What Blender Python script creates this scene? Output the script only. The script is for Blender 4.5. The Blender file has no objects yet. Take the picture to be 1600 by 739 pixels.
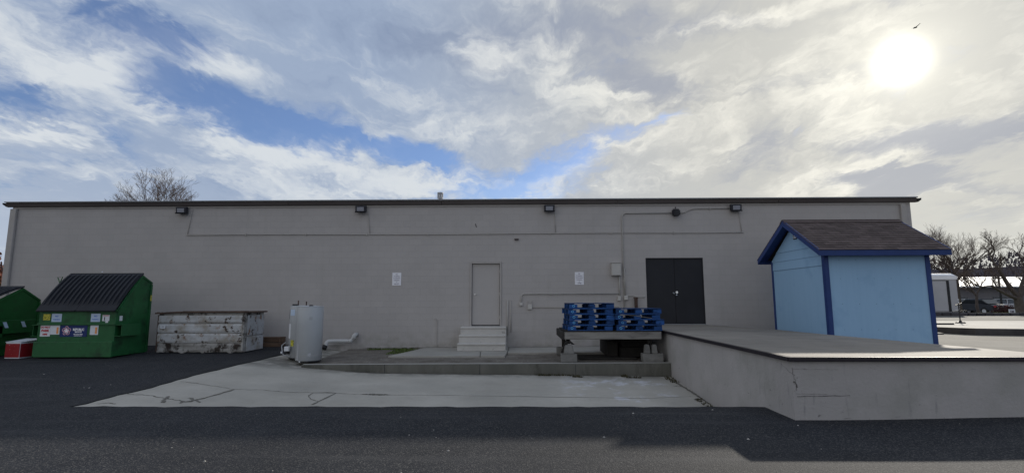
import bpy, bmesh, math, random
from mathutils import Vector, Matrix
random.seed(7)
R = math.radians
scn = bpy.context.scene
COL = scn.collection

# ---------------------------------------------------------------- camera
cam_d = bpy.data.cameras.new('camera'); cam = bpy.data.objects.new('camera', cam_d); COL.objects.link(cam)
cam_d.sensor_width = 36; cam_d.lens = 36*792/1600; cam_d.clip_start = .05; cam_d.clip_end = 2000
cam.location = (0, 0, 1.6)
_p, _y, _r = R(7.2), R(-.87), R(-.15)
_f = Vector((math.sin(_y)*math.cos(_p), math.cos(_y)*math.cos(_p), math.sin(_p)))
_rt = Vector((math.cos(_y), -math.sin(_y), 0)); _u = _rt.cross(_f)
_r2 = _rt*math.cos(_r)+_u*math.sin(_r); _u2 = _r2.cross(_f)
cam.rotation_euler = Matrix((_r2, _u2, -_f)).transposed().to_euler()
scn.camera = cam
scn.view_settings.view_transform = 'Standard'; scn.view_settings.look = 'None'
scn.view_settings.exposure = .12; scn.view_settings.gamma = 1

# ---------------------------------------------------------------- sun
SUN_EL, SUN_AZ = 20.8, 38.1            # azimuth measured from +Y towards +X
sd = Vector((math.cos(R(SUN_EL))*math.sin(R(SUN_AZ)), math.cos(R(SUN_EL))*math.cos(R(SUN_AZ)), math.sin(R(SUN_EL))))
sun_d = bpy.data.lights.new('sun', 'SUN'); sun_d.energy = 3.8; sun_d.angle = R(.9); sun_d.color = (1, .93, .82)
sun = bpy.data.objects.new('sun', sun_d); COL.objects.link(sun)
sun.rotation_euler = sd.to_track_quat('Z', 'Y').to_euler()

# ---------------------------------------------------------------- sky
def make_world():
    w = bpy.data.worlds.new('World'); scn.world = w; w.use_nodes = True
    nt = w.node_tree; N = nt.nodes; L = nt.links; N.clear()
    def n(t, **k):
        o = N.new(t)
        for a, b in k.items(): setattr(o, a, b)
        return o
    def inp(o, i, v):
        if isinstance(v, bpy.types.NodeSocket): L.new(v, o.inputs[i])
        elif v is not None: o.inputs[i].default_value = v
    def math_(op, a, b=None, c=None, clamp=False):
        o = n('ShaderNodeMath', operation=op, use_clamp=clamp); inp(o, 0, a); inp(o, 1, b); inp(o, 2, c); return o.outputs[0]
    def vm(op, a, b=None, s=None):
        o = n('ShaderNodeVectorMath', operation=op); inp(o, 0, a)
        if b is not None: inp(o, 1, b)
        if s is not None: o.inputs['Scale'].default_value = s
        return o.outputs['Value'] if op in ('DOT_PRODUCT', 'LENGTH') else o.outputs[0]
    def mixc(f, a, b, bt='MIX'):
        o = n('ShaderNodeMix', data_type='RGBA', blend_type=bt); inp(o, 0, f); inp(o, 6, a); inp(o, 7, b); return o.outputs[2]
    def noise(v, scale, detail=6, rough=.55, dist=0., color=False):
        o = n('ShaderNodeTexNoise'); inp(o, 'Vector', v); o.inputs['Scale'].default_value = scale
        o.inputs['Detail'].default_value = detail; o.inputs['Roughness'].default_value = rough
        o.inputs['Distortion'].default_value = dist
        return o.outputs['Color'] if color else o.outputs['Fac']
    def smooth(v, a, b, lo=0., hi=1.):
        o = n('ShaderNodeMapRange', interpolation_type='SMOOTHSTEP'); inp(o, 0, v)
        for i, x in enumerate((a, b, lo, hi)): o.inputs[i+1].default_value = x
        return o.outputs[0]
    d = n('ShaderNodeTexCoord').outputs['Generated']
    sky = n('ShaderNodeTexSky', sky_type='NISHITA'); sky.sun_disc = False
    sky.sun_elevation = R(SUN_EL); sky.sun_rotation = R(SUN_AZ); sky.ozone_density = 3; sky.dust_density = .6
    # cloud-layer coordinates: the direction carried up to a flat layer, seen in perspective
    sep = n('ShaderNodeSeparateXYZ'); L.new(d, sep.inputs[0])
    z = math_('ADD', math_('MAXIMUM', sep.outputs[2], 0.), .16)
    comb = n('ShaderNodeCombineXYZ'); inp(comb, 0, math_('DIVIDE', sep.outputs[0], z)); inp(comb, 1, math_('MULTIPLY', math_('DIVIDE', sep.outputs[1], z), .55))
    lay = comb.outputs[0]
    warpN = noise(lay, 1.6, 5, .6, 0, True)
    warp = vm('SCALE', vm('SUBTRACT', warpN, (.5, .5, .5)), s=.17)
    warpF = vm('SCALE', vm('SUBTRACT', noise(lay, 6.0, 5, .62, .4, True), (.5, .5, .5)), s=.085)
    dw = vm('ADD', vm('ADD', d, warp), warpF)
    layw = vm('ADD', lay, vm('SCALE', warp, s=3.2))
    fbm = noise(layw, 2.3, 9, .56, .2)
    fine = noise(layw, 7.5, 8, .62, .5)
    mpn = n('ShaderNodeMapping'); L.new(dw, mpn.inputs[0]); mpn.inputs['Scale'].default_value = (1, 1, 2.6)
    puff = noise(mpn.outputs[0], 6.5, 9, .60, .6)
    mott = noise(mpn.outputs[0], 17., 6, .58, .3)
    def blobs(lst):
        acc = None
        for az, el, a, b, rot, amp in lst:
            az, el = R(az), R(el)
            e0 = Vector((math.cos(el)*math.sin(az), math.cos(el)*math.cos(az), math.sin(el)))
            A = Vector((math.cos(az), -math.sin(az), 0)); U = A.cross(e0)
            e1 = A*math.cos(R(rot))+U*math.sin(R(rot)); e2 = e0.cross(e1)
            m = n('ShaderNodeMapping', vector_type='TEXTURE'); L.new(dw, m.inputs[0])
            m.inputs['Location'].default_value = e0
            m.inputs['Rotation'].default_value = Matrix((e0, e1, e2)).transposed().to_euler()
            m.inputs['Scale'].default_value = (1., math.sin(R(a))*1.45, math.sin(R(b))*1.32)
            g = n('ShaderNodeTexGradient', gradient_type='SPHERICAL'); L.new(m.outputs[0], g.inputs[0])
            acc = math_('MULTIPLY_ADD', g.outputs['Fac'], amp, acc if acc is not None else 0.)
        return acc
    BLUE = [(-42.9,23.9,6.3,3.1,-19,0.75),(-38.4,23.3,4.6,1.8,-27,0.7),(-34.6,23.4,3.2,1.5,-9,1.0),(-46.8,17.3,4.3,2.1,-32,1.2),
            (-36.8,19.3,3.6,1.2,-5,0.7),(-32.3,18.5,9.6,2.3,-15,1.0),(-22.2,17.4,13.2,2.5,-7,1.0),(-11.9,16.4,7.7,1.7,-3,1.0),
            (-39.4,15.1,3.4,1.6,-38,0.8),(-44.0,12.3,4.7,0.9,11,0.55),(-1.6,13.1,9.3,2.7,4,1.3),(6.6,16.3,8.1,2.2,16,1.0),
            (16.9,18.7,2.8,0.8,-1,0.7),(-36.9,10.5,2.0,2.3,7,0.45),(-53.9,16.5,6.1,2.6,-12,1.0),(-50.1,8.2,7.2,1.9,9,0.6)]
    DARK = [(36.9,10.4,5.2,1.4,-4,1.5),(40.5,14.2,7.5,2.0,-2,1.5),(14.7,23.2,4.6,2.6,-26,1.1),(24.8,15.1,4.2,1.9,4,0.7),
            (4.6,30.0,16.2,3.6,0,0.8),(44.6,8.5,4.0,1.3,-9,0.6),(37.2,25.9,4.9,0.6,-8,0.5),(28.2,20.6,9.7,1.8,0,0.45),
            (-15.8,27.8,19.9,3.7,-3,0.3),(-44.1,14.4,6.9,1.6,-14,0.3)]
    LITE = [(-44.7,20.5,7.5,3.1,-8,0.9),(-12.5,13.1,14.2,2.1,-4,0.9),(-28.4,15.7,9.1,1.8,-8,0.8),(-3.9,27.3,4.1,3.1,1,0.9),
            (8.2,23.7,7.5,3.8,-42,0.6),(26.3,28.1,12.1,1.0,-1,0.9),(10.9,16.1,7.8,1.4,17,0.3),(-45.0,14.7,5.3,1.6,0,0.7),
            (-34.5,22.5,7.3,1.5,-9,0.7),(-8.3,20.5,14.0,3.3,2,0.4),(29.8,18.5,7.9,3.5,-11,0.3),(5.0,12.9,11.0,1.6,-1,0.3),(-40,11.4,9,1.5,4,.5),(-27,11.6,9,1.5,-5,.6),(34,17,5,3,0,.4),(30,11.5,9,2.2,5,.5)]
    blue, dark, lite = blobs(BLUE), blobs(DARK), blobs(LITE)
    nf = math_('ADD', math_('MULTIPLY', fbm, .35), math_('ADD', math_('MULTIPLY', puff, .51), math_('MULTIPLY', mott, .14)))       # ~0.5 average
    # sky elsewhere (never in view) carries on with the same broken veil
    away = smooth(sep.outputs[1], .35, -.1)
    blue2 = math_('MULTIPLY', away, smooth(noise(layw, .9, 4, .5), .50, .66, 0., .8))
    hole = smooth(math_('ADD', math_('ADD', blue, blue2), math_('MULTIPLY', math_('SUBTRACT', .5, nf), 3.0)), .22, 1.15)
    # warm towards the sun
    cs = vm('DOT_PRODUCT', d, tuple(sd))
    ang = math_('ARCCOSINE', math_('MINIMUM', cs, .999999))
    warm = smooth(ang, .95, .22)
    base = mixc(warm, (.31, .385, .52, 1), (.53, .53, .505, 1))
    light = mixc(warm, (.62, .66, .70, 1), (.86, .84, .76, 1))
    darkc = mixc(warm, (.20, .26, .39, 1), (.32, .345, .41, 1))
    lf = smooth(math_('ADD', math_('MULTIPLY', lite, .9), math_('MULTIPLY', math_('SUBTRACT', nf, .5), 3.4)), -.05, .8)
    df = smooth(math_('ADD', dark, math_('MULTIPLY', math_('SUBTRACT', .5, nf), 3.2)), .08, .95)
    opp = smooth(ang, 1.25, 2.4)
    base = mixc(opp, base, (.56, .565, .57, 1)); light = mixc(opp, light, (.80, .79, .77, 1))
    c = mixc(lf, base, light)
    c = mixc(math_('MULTIPLY', df, .8), c, darkc)
    skyc = mixc(1., sky.outputs[0], (.074, .086, .112, 1), 'MULTIPLY')
    hor = smooth(sep.outputs[2], .24, .02)
    lowc = mixc(warm, (.60, .65, .70, 1), (.78, .77, .68, 1))
    c = mixc(math_('MULTIPLY', hor, .38), c, lowc)
    c = mixc(math_('MULTIPLY', hole, .80), c, skyc)
    # veiled sun and its aureole
    def expf(sc, pw): return math_('EXPONENT', math_('MULTIPLY', math_('POWER', math_('DIVIDE', ang, sc), pw), -1.))
    glow = math_('ADD', math_('MULTIPLY', expf(.024, 2.), 2.2), math_('ADD', math_('MULTIPLY', expf(.070, 1.3), .36), math_('MULTIPLY', expf(.22, 1.6), .10)))
    gl = n('ShaderNodeMix', data_type='RGBA', blend_type='MULTIPLY'); gl.inputs[0].default_value = 1.; gl.inputs[7].default_value = (1., .94, .76, 1)
    cg = n('ShaderNodeCombineXYZ'); [L.new(glow, cg.inputs[q]) for q in range(3)]; L.new(cg.outputs[0], gl.inputs[6])
    c = mixc(1., c, gl.outputs[2], 'ADD')
    below = smooth(sep.outputs[2], 0., -.06)
    c = mixc(below, c, (.12, .12, .12, 1))
    bg = n('ShaderNodeBackground'); L.new(c, bg.inputs[0]); bg.inputs[1].default_value = 1.0
    out = n('ShaderNodeOutputWorld'); L.new(bg.outputs[0], out.inputs[0])
make_world()

# ---------------------------------------------------------------- materials
def mat(name, c1, c2=None, scale=3., rough=.8, bump=0., bscale=40., metal=0., spots=None, sscale=6., sthr=(.62, .7),
        stretch=(1, 1, 1), rand=0., spec=.3, detail=6, extra=None, bdist=.01):
    m = bpy.data.materials.new(name); m.use_nodes = True; nt = m.node_tree; N = nt.nodes; L = nt.links
    b = N['Principled BSDF']; b.inputs['Roughness'].default_value = rough; b.inputs['Metallic'].default_value = metal
    b.inputs['Specular IOR Level'].default_value = spec
    c2 = c2 or tuple(min(1, x*1.25) for x in c1)
    tc = N.new('ShaderNodeTexCoord'); mp = N.new('ShaderNodeMapping'); L.new(tc.outputs['Object'], mp.inputs[0]); mp.inputs['Scale'].default_value = stretch
    vec = mp.outputs[0]
    if rand:
        oi = N.new('ShaderNodeObjectInfo'); ad = N.new('ShaderNodeVectorMath'); ad.operation = 'ADD'
        cb = N.new('ShaderNodeCombineXYZ'); mu = N.new('ShaderNodeMath'); mu.operation = 'MULTIPLY'; mu.inputs[1].default_value = 37.
        L.new(oi.outputs['Random'], mu.inputs[0]); L.new(mu.outputs[0], cb.inputs[0]); L.new(mu.outputs[0], cb.inputs[2])
        L.new(vec, ad.inputs[0]); L.new(cb.outputs[0], ad.inputs[1]); vec = ad.outputs[0]
    def noise(s, d=detail, r=.6):
        o = N.new('ShaderNodeTexNoise'); L.new(vec, o.inputs['Vector']); o.inputs['Scale'].default_value = s; o.inputs['Detail'].default_value = d
        o.inputs['Roughness'].default_value = r; return o.outputs['Fac']
    def mix(f, a, c, bt='MIX'):
        o = N.new('ShaderNodeMix'); o.data_type = 'RGBA'; o.blend_type = bt
        for i, v in ((0, f), (6, a), (7, c)):
            if isinstance(v, bpy.types.NodeSocket): L.new(v, o.inputs[i])
            else: o.inputs[i].default_value = v if i == 0 or len(v) == 4 else (*v, 1)
        return o.outputs[2]
    def rng(v, a, c, lo=0., hi=1.):
        o = N.new('ShaderNodeMapRange'); L.new(v, o.inputs[0])
        for i, x in enumerate((a, c, lo, hi)): o.inputs[i+1].default_value = x
        return o.outputs[0]
    col = mix(rng(noise(scale), .3, .7), c1, c2)
    if spots:
        sp = spots if isinstance(spots, list) else [(spots, sscale, sthr)]
        for sc, ss, st in sp: col = mix(rng(noise(ss, 8, .65), st[0], st[1]), col, sc)
    if rand:
        v = rng(oi.outputs['Random'], 0, 1, 1-rand, 1+rand)
        col = mix(1., col, (1, 1, 1, 1), 'MULTIPLY') if False else col
        hsv = N.new('ShaderNodeHueSaturation'); L.new(col, hsv.inputs['Color']); L.new(v, hsv.inputs['Value']); col = hsv.outputs[0]
    hs = noise(bscale, 4, .6) if bump else None
    if extra: col, hs = extra(nt, vec, col, hs, noise, mix, rng, b)
    L.new(col, b.inputs['Base Color'])
    if hs is not None:
        bp = N.new('ShaderNodeBump'); bp.inputs['Strength'].default_value = bump or .3; bp.inputs['Distance'].default_value = bdist
        L.new(hs, bp.inputs['Height']); L.new(bp.outputs[0], b.inputs['Normal'])
    return m

def block_relief(scale_x, strength, tone):
    # painted-over block joints: very shallow relief and a faint tone, far too fine to pick apart at this distance
    def f(nt, vec, col, hs, noise, mix, rng, b):
        N, L = nt.nodes, nt.links
        sw = N.new('ShaderNodeSeparateXYZ'); L.new(vec, sw.inputs[0]); cb = N.new('ShaderNodeCombineXYZ')
        L.new(sw.outputs[0], cb.inputs[0]); L.new(sw.outputs[2], cb.inputs[1])
        br = N.new('ShaderNodeTexBrick'); L.new(cb.outputs[0], br.inputs['Vector']); br.inputs['Scale'].default_value = 1.
        br.inputs['Brick Width'].default_value = .4; br.inputs['Row Height'].default_value = .2; br.inputs['Mortar Size'].default_value = .006
        br.inputs['Mortar Smooth'].default_value = .6
        br.inputs['Color1'].default_value = (1, 1, 1, 1); br.inputs['Color2'].default_value = (.955, .957, .96, 1); br.inputs['Mortar'].default_value = (tone, tone, tone, 1)
        col = mix(1., col, br.outputs['Color'], 'MULTIPLY')
        # drips and grime: long vertical streaks and a dusty foot
        mp = N.new('ShaderNodeMapping'); L.new(vec, mp.inputs[0]); mp.inputs['Scale'].default_value = (2.2, 2.2, .18)
        ns = N.new('ShaderNodeTexNoise'); L.new(mp.outputs[0], ns.inputs[0]); ns.inputs['Scale'].default_value = 1.6; ns.inputs['Detail'].default_value = 7
        col = mix(rng(ns.outputs[0], .58, .8, 0., .22), col, (.33, .31, .28))
        foot = rng(sw.outputs[2], .75, .1, 0., .55)
        ff = N.new('ShaderNodeMath'); ff.operation = 'MULTIPLY'; L.new(foot, ff.inputs[0]); L.new(rng(noise(3.5), .40, .65), ff.inputs[1])
        col = mix(ff.outputs[0], col, (.27, .26, .21))
        ad = N.new('ShaderNodeMath'); ad.operation = 'MULTIPLY_ADD'; L.new(br.outputs['Fac'], ad.inputs[0]); ad.inputs[1].default_value = -strength
        L.new(hs, ad.inputs[2]); return col, ad.outputs[0]
    return f

M = {}
M['wall'] = mat('painted block wall', (.455, .430, .418), (.492, .466, .453), .8, .85, .35, 30, extra=block_relief(1, 1.5, .905), spec=.2)
M['door_grey'] = mat('grey painted steel', (.45, .426, .413), (.475, .45, .437), 2, .55, .1, 50)
M['frame_grey'] = mat('chalky painted frame', (.41, .385, .367), (.46, .435, .415), 6, .7, .2, 50)
M['joint'] = mat('dark joint', (.05, .05, .055), None, 5, .9)
M['door_dark'] = mat('charcoal painted steel', (.026, .027, .032), (.033, .034, .040), 1.5, .6, .1, 30, spec=.2)
M['chrome'] = mat('bright metal', (.75, .75, .75), None, 5, .3, metal=.9)
M['fascia'] = mat('weathered brown metal', (.085, .072, .070), (.125, .108, .103), 1.2, .6, stretch=(.3, 1, 1))
M['cap'] = mat('grey roof metal', (.33, .34, .36), (.45, .46, .48), .4, .5, stretch=(.3, 1, 1))
M['conduit'] = mat('painted conduit', (.42, .40, .375), (.47, .45, .42), 4, .6)
M['box'] = mat('painted metal box', (.50, .485, .46), (.56, .54, .51), 4, .5)
M['bronze'] = mat('dark bronze lamp housing', (.022, .022, .03), (.035, .035, .045), 6, .5)
M['lens'] = mat('frosted lamp glass', (.26, .27, .31), (.34, .35, .40), 5, .25, spec=.6)
M['sign'] = mat('white sign sheet', (.84, .84, .90), (.88, .88, .92), 5, .45)
M['ink'] = mat('dark print', (.10, .07, .13), None, 5, .6)
M['pvc'] = mat('off-white plastic pipe', (.50, .50, .49), (.60, .60, .59), 5, .4)
M['steps'] = mat('painted concrete', (.52, .505, .48), (.60, .58, .55), 3, .8, .4, 30, spots=(.24, .23, .21), sscale=5, sthr=(.63, .76))
def dockx(nt, vec, col, hs, noise, mix, rng, b):
    N, L = nt.nodes, nt.links
    mp = N.new('ShaderNodeMapping'); L.new(vec, mp.inputs[0]); mp.inputs['Scale'].default_value = (.9, .9, 5.)
    ns = N.new('ShaderNodeTexNoise'); L.new(mp.outputs[0], ns.inputs[0]); ns.inputs['Scale'].default_value = 2.6; ns.inputs['Detail'].default_value = 9; ns.inputs['Roughness'].default_value = .7
    col = mix(rng(ns.outputs[0], .64, .70, 0., .7), col, (.12, .12, .12))
    mp2 = N.new('ShaderNodeMapping'); L.new(vec, mp2.inputs[0]); mp2.inputs['Scale'].default_value = (6, 6, 1.)
    n2 = N.new('ShaderNodeTexNoise'); L.new(mp2.outputs[0], n2.inputs[0]); n2.inputs['Scale'].default_value = 2.; n2.inputs['Detail'].default_value = 8
    col = mix(rng(n2.outputs[0], .62, .75, 0., .5), col, (.19, .19, .20))
    return col, hs
M['dock_wall'] = mat('painted dock concrete', (.385, .368, .362), (.45, .43, .424), .9, .85, .6, 22, spots=[((.36, .35, .335), 1.1, (.48, .66)), ((.60, .59, .57), 11, (.66, .74)), ((.22, .21, .20), 23, (.64, .70)), ((.17, .165, .165), 5, (.66, .72))], extra=dockx, spec=.2)
def conc(nt, vec, col, hs, noise, mix, rng, b):
    # broom streaks and grime in broad patches
    col = mix(rng(noise(.35, 4), .45, .7, 0., .5), col, (.27, .26, .235))
    col = mix(rng(noise(14., 8, .7), .55, .8, 0., .45), col, (.22, .21, .19))
    return col, hs
M['concrete'] = mat('weathered concrete', (.34, .325, .295), (.42, .405, .37), 1.2, .85, .3, 60, extra=conc, spec=.25)
def apronx(nt, vec, col, hs, noise, mix, rng, b):
    col, hs = conc(nt, vec, col, hs, noise, mix, rng, b)
    N, L = nt.nodes, nt.links
    def blob(loc, sc):
        mp = N.new('ShaderNodeMapping'); mp.vector_type = 'TEXTURE'; L.new(vec, mp.inputs[0]); mp.inputs['Location'].default_value = loc; mp.inputs['Scale'].default_value = sc
        g = N.new('ShaderNodeTexGradient'); g.gradient_type = 'SPHERICAL'; L.new(mp.outputs[0], g.inputs[0]); return g.outputs['Fac']
    def mul(a, c):
        o = N.new('ShaderNodeMath'); o.operation = 'MULTIPLY'; L.new(a, o.inputs[0]); L.new(c, o.inputs[1]); return o.outputs[0]
    # white mineral bloom where the slab stays wet, damp dirt along the kerb foot
    col = mix(mul(rng(blob((2.3, 11.4, -.3), (1.8, 1.9, 2)), 0, .5), rng(noise(1.7, 9, .7), .52, .62, 0, .75)), col, (.62, .62, .66))
    sp = N.new('ShaderNodeSeparateXYZ'); L.new(vec, sp.inputs[0])
    k = mul(rng(sp.outputs[1], 12.2, 12.75), rng(noise(2.2, 6), .35, .55, 0, .75)); col = mix(k, col, (.14, .135, .12))
    return col, hs
def deckx(nt, vec, col, hs, noise, mix, rng, b):
    col = mix(rng(noise(.55, 5), .42, .68, 0., .55), col, (.15, .135, .12))
    col = mix(rng(noise(2.2, 8, .7), .55, .75, 0., .5), col, (.13, .12, .11))
    col = mix(rng(noise(30., 3, .7), .62, .8, 0., .5), col, (.42, .40, .36))
    return col, hs
M['deck'] = mat('trowelled dock deck', (.235, .210, .18), (.31, .28, .242), 1.0, .8, .3, 50, extra=deckx, spec=.35)
M['apron'] = mat('old apron concrete', (.385, .362, .318), (.485, .458, .408), 1.0, .85, .3, 60, extra=apronx, spec=.25)
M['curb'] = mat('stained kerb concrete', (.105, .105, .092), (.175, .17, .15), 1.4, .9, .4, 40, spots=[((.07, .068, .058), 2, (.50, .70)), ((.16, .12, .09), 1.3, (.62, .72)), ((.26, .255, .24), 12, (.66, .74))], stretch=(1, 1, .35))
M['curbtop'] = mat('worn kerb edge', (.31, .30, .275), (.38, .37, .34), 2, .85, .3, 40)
M['dirt'] = mat('packed dirt and gravel', (.11, .095, .08), (.21, .19, .165), 2.2, .95, .7, 35, spots=[((.29, .27, .24), 9, (.58, .66)), ((.07, .075, .04), 2.5, (.60, .72))])
M['crack'] = mat('dirt-filled crack', (.10, .094, .08), (.20, .188, .165), 8, 1.)
M['crackwall'] = mat('open crack in paint', (.16, .155, .15), (.27, .26, .25), 8, 1.)
def asphx(nt, vec, col, hs, noise, mix, rng, b):
    N, L = nt.nodes, nt.links
    vo = N.new('ShaderNodeTexVoronoi'); L.new(vec, vo.inputs['Vector']); vo.inputs['Scale'].default_value = 85.
    pick = N.new('ShaderNodeSeparateColor'); L.new(vo.outputs['Color'], pick.inputs[0])
    col = mix(rng(pick.outputs[0], .72, 1., 0., .8), col, (.13, .125, .118))
    col = mix(rng(noise(.22, 5), .42, .65, 0., .6), col, (.017, .018, .021))
    mp = N.new('ShaderNodeMapping'); L.new(vec, mp.inputs[0]); mp.inputs['Scale'].default_value = (.12, 1.6, 1)
    ns = N.new('ShaderNodeTexNoise'); L.new(mp.outputs[0], ns.inputs[0]); ns.inputs['Scale'].default_value = 1.8; ns.inputs['Detail'].default_value = 7
    col = mix(rng(ns.outputs[0], .56, .74, 0., .5), col, (.062, .062, .065))
    ad = N.new('ShaderNodeMath'); ad.operation = 'ADD'; L.new(hs, ad.inputs[0]); L.new(vo.outputs['Distance'], ad.inputs[1])
    return col, ad.outputs[0]
M['asphalt'] = mat('asphalt', (.013, .015, .020), (.024, .026, .032), 1.3, .84, .55, 120, extra=asphx, spec=.22, bdist=.006)
M['line'] = mat('worn paint on asphalt', (.06, .06, .062), (.20, .20, .20), 14, .85, .4, 100, spec=.2)
M['lot'] = mat('pale worn asphalt', (.12, .115, .10), (.18, .172, .152), .8, .9, .4, 60, spots=(.11, .10, .09), sscale=.7, sthr=(.52, .75))
M['green'] = mat('dumpster green paint', (.012, .100, .030), (.022, .140, .046), 2, .5, .15, 12, spots=[((.010, .035, .016), 2.2, (.50, .72)), ((.13, .16, .12), 14, (.67, .71)), ((.10, .045, .02), 9, (.68, .73))], spec=.4)
M['green_dark'] = mat('older dumpster green paint', (.010, .090, .020), (.018, .115, .03), 2, .55, .15, 12, spots=(.02, .04, .02), sscale=3, sthr=(.55, .8))
M['lid'] = mat('black ribbed plastic', (.010, .012, .018), (.018, .021, .029), 3, .6, .15, 20, spots=(.06, .065, .07), sscale=22, sthr=(.68, .8))
M['rusty'] = mat('rusted rim steel', (.055, .035, .03), (.13, .085, .065), 5, .8, .4, 30)
M['whitebin'] = mat('battered white bin paint', (.42, .43, .44), (.54, .55, .56), 2, .6, .4, 9, rand=.08,
                   spots=[((.30, .265, .22), 2.2, (.48, .66)), ((.07, .05, .04), 4.5, (.58, .62)), ((.21, .11, .055), 3.1, (.57, .66)), ((.02, .02, .022), 15, (.66, .70))])
M['whitebin_low'] = mat('scraped bin skirt', (.26, .25, .235), (.42, .41, .39), 2.5, .8, .6, 10, spots=[((.045, .035, .03), 3, (.50, .60)), ((.02, .02, .022), 9, (.60, .68))])
M['heater'] = mat('light grey enamel', (.41, .43, .45), (.47, .49, .51), 1.5, .4, spots=(.36, .37, .38), sscale=5, sthr=(.66, .8), spec=.5)
M['label'] = mat('white label', (.70, .72, .76), (.78, .80, .84), 6, .5)
M['labelblue'] = mat('pale blue label', (.48, .60, .78), (.55, .66, .82), 6, .5)
M['yellow'] = mat('yellow sticker', (.55, .50, .04), (.62, .58, .10), 20, .5, spots=(.10, .10, .02), sscale=30, sthr=(.5, .6))
M['navy'] = mat('navy panel', (.012, .028, .13), None, 5, .45)
M['red'] = mat('red print', (.45, .02, .03), None, 5, .5)
M['darkred'] = mat('red carton card', (.26, .012, .016), (.33, .02, .025), 5, .6, spots=(.55, .3, .3), sscale=16, sthr=(.62, .7))
M['orange'] = mat('orange label', (.75, .30, .10), None, 5, .5)
M['print_white'] = mat('white print', (.80, .80, .85), None, 5, .5)
M['emblem'] = mat('pink emblem outline', (.72, .42, .48), None, 5, .5)
M['print_blue'] = mat('blue print', (.10, .20, .55), None, 5, .5)
M['black'] = mat('black rubber or metal', (.018, .018, .02), (.03, .03, .032), 5, .6)
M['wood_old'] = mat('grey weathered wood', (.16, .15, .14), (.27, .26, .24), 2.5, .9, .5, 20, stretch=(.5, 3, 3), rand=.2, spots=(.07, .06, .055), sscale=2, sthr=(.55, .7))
M['wood_brown'] = mat('brown damp timber', (.10, .06, .04), (.17, .11, .075), 2.5, .9, .5, 20, stretch=(.5, 3, 3), rand=.2)
M['wood_shaded'] = mat('shade-darkened timber', (.022, .021, .021), (.045, .042, .038), 2.5, .9, .5, 20, rand=.3)  # darker than bare timber: shade under the platform put into the colour
M['block'] = mat('concrete block', (.15, .148, .14), (.24, .235, .225), 5, .95, .6, 50, rand=.1)
M['pallet'] = mat('blue painted pallet timber', (.012, .055, .18), (.022, .085, .28), 3, .8, .4, 25, stretch=(1, 3, 3), rand=.35, spots=[((.006, .022, .07), 5, (.50, .66)), ((.05, .18, .42), 8, (.68, .74))])
M['pallet_dark'] = mat('blue pallet timber deck', (.006, .024, .075), (.012, .042, .13), 3, .8, .4, 25, stretch=(1, 3, 3), rand=.3)
M['mark'] = mat('light blue stencil', (.15, .45, .75), None, 5, .6)
def sidingx(nt, vec, col, hs, noise, mix, rng, b):
    N, L = nt.nodes, nt.links
    mp = N.new('ShaderNodeMapping'); L.new(vec, mp.inputs[0]); mp.inputs['Scale'].default_value = (9, 9, .35)
    ns = N.new('ShaderNodeTexNoise'); L.new(mp.outputs[0], ns.inputs[0]); ns.inputs['Scale'].default_value = 1.5; ns.inputs['Detail'].default_value = 6
    col = mix(rng(ns.outputs[0], .45, .75, 0., .14), col, (.20, .37, .58))
    sp = N.new('ShaderNodeSeparateXYZ'); L.new(vec, sp.inputs[0]); su = N.new('ShaderNodeMath'); su.operation = 'ADD'; L.new(sp.outputs[0], su.inputs[0]); L.new(sp.outputs[1], su.inputs[1])
    mo = N.new('ShaderNodeMath'); mo.operation = 'PINGPONG'; L.new(su.outputs[0], mo.inputs[0]); mo.inputs[1].default_value = .1015
    col = mix(rng(mo.outputs[0], .006, 0., 0., .06), col, (.10, .22, .40))
    return col, ns.outputs[0]
M['shed_wall'] = mat('light blue siding', (.315, .51, .725), (.335, .535, .75), .7, .65, .2, 18, spots=(.22, .395, .62), sscale=1.2, sthr=(.55, .8), spec=.3, extra=sidingx)
M['shed_trim'] = mat('dark blue trim paint', (.020, .046, .165), (.027, .058, .205), 3, .5, .15, 30)
M['shingle'] = mat('asphalt shingle', (.088, .068, .064), (.135, .105, .10), 5, .95, .8, 90, rand=.22)
M['roofdeck'] = mat('roof felt', (.05, .045, .045), None, 5, .95)
M['edge'] = mat('black steel edge', (.014, .012, .016), (.028, .022, .028), 4, .5)
M['bark'] = mat('dark bare bark', (.075, .06, .055), (.12, .10, .09), 6, .95)
M['twig'] = mat('bare twigs', (.12, .09, .075), (.17, .13, .11), 4, .95)
M['farwood'] = mat('far leafless wood', (.055, .048, .062), (.085, .075, .088), .15, 1.)
M['leafred'] = mat('rusty leaves', (.16, .045, .03), (.20, .09, .05), 2, .8)
M['leafgreen'] = mat('olive leaves', (.06, .075, .02), (.10, .11, .035), 2, .8)
M['hedge'] = mat('dark red hedge leaves', (.05, .022, .022), (.085, .035, .03), 2, .9)
M['grass'] = mat('grass', (.075, .12, .025), (.13, .17, .05), 3, .95)
M['weed'] = mat('dry weeds', (.05, .05, .025), (.10, .085, .05), 8, .95)
M['trailer'] = mat('grey white trailer skin', (.42, .42, .44), (.50, .50, .52), 1, .45)
M['trailertop'] = mat('white trailer roof', (.78, .78, .80), None, 1, .4)
M['farwall'] = mat('far grey cladding', (.16, .155, .17), (.20, .195, .205), .3, .8)
M['farroof'] = mat('far white metal roof', (.78, .80, .80), None, .3, .5)
M['glass'] = mat('dark car glass', (.02, .025, .03), None, 2, .08, spec=.8)
M['carsilver'] = mat('silver car paint', (.50, .50, .52), None, 2, .25, metal=.5, spec=.6)
M['cardark'] = mat('dark car paint', (.03, .035, .045), None, 2, .25, spec=.6)
M['carwhite'] = mat('white car paint', (.72, .72, .74), None, 2, .25, spec=.6)
M['tyre'] = mat('tyre rubber', (.02, .02, .02), None, 3, .9)
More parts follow.
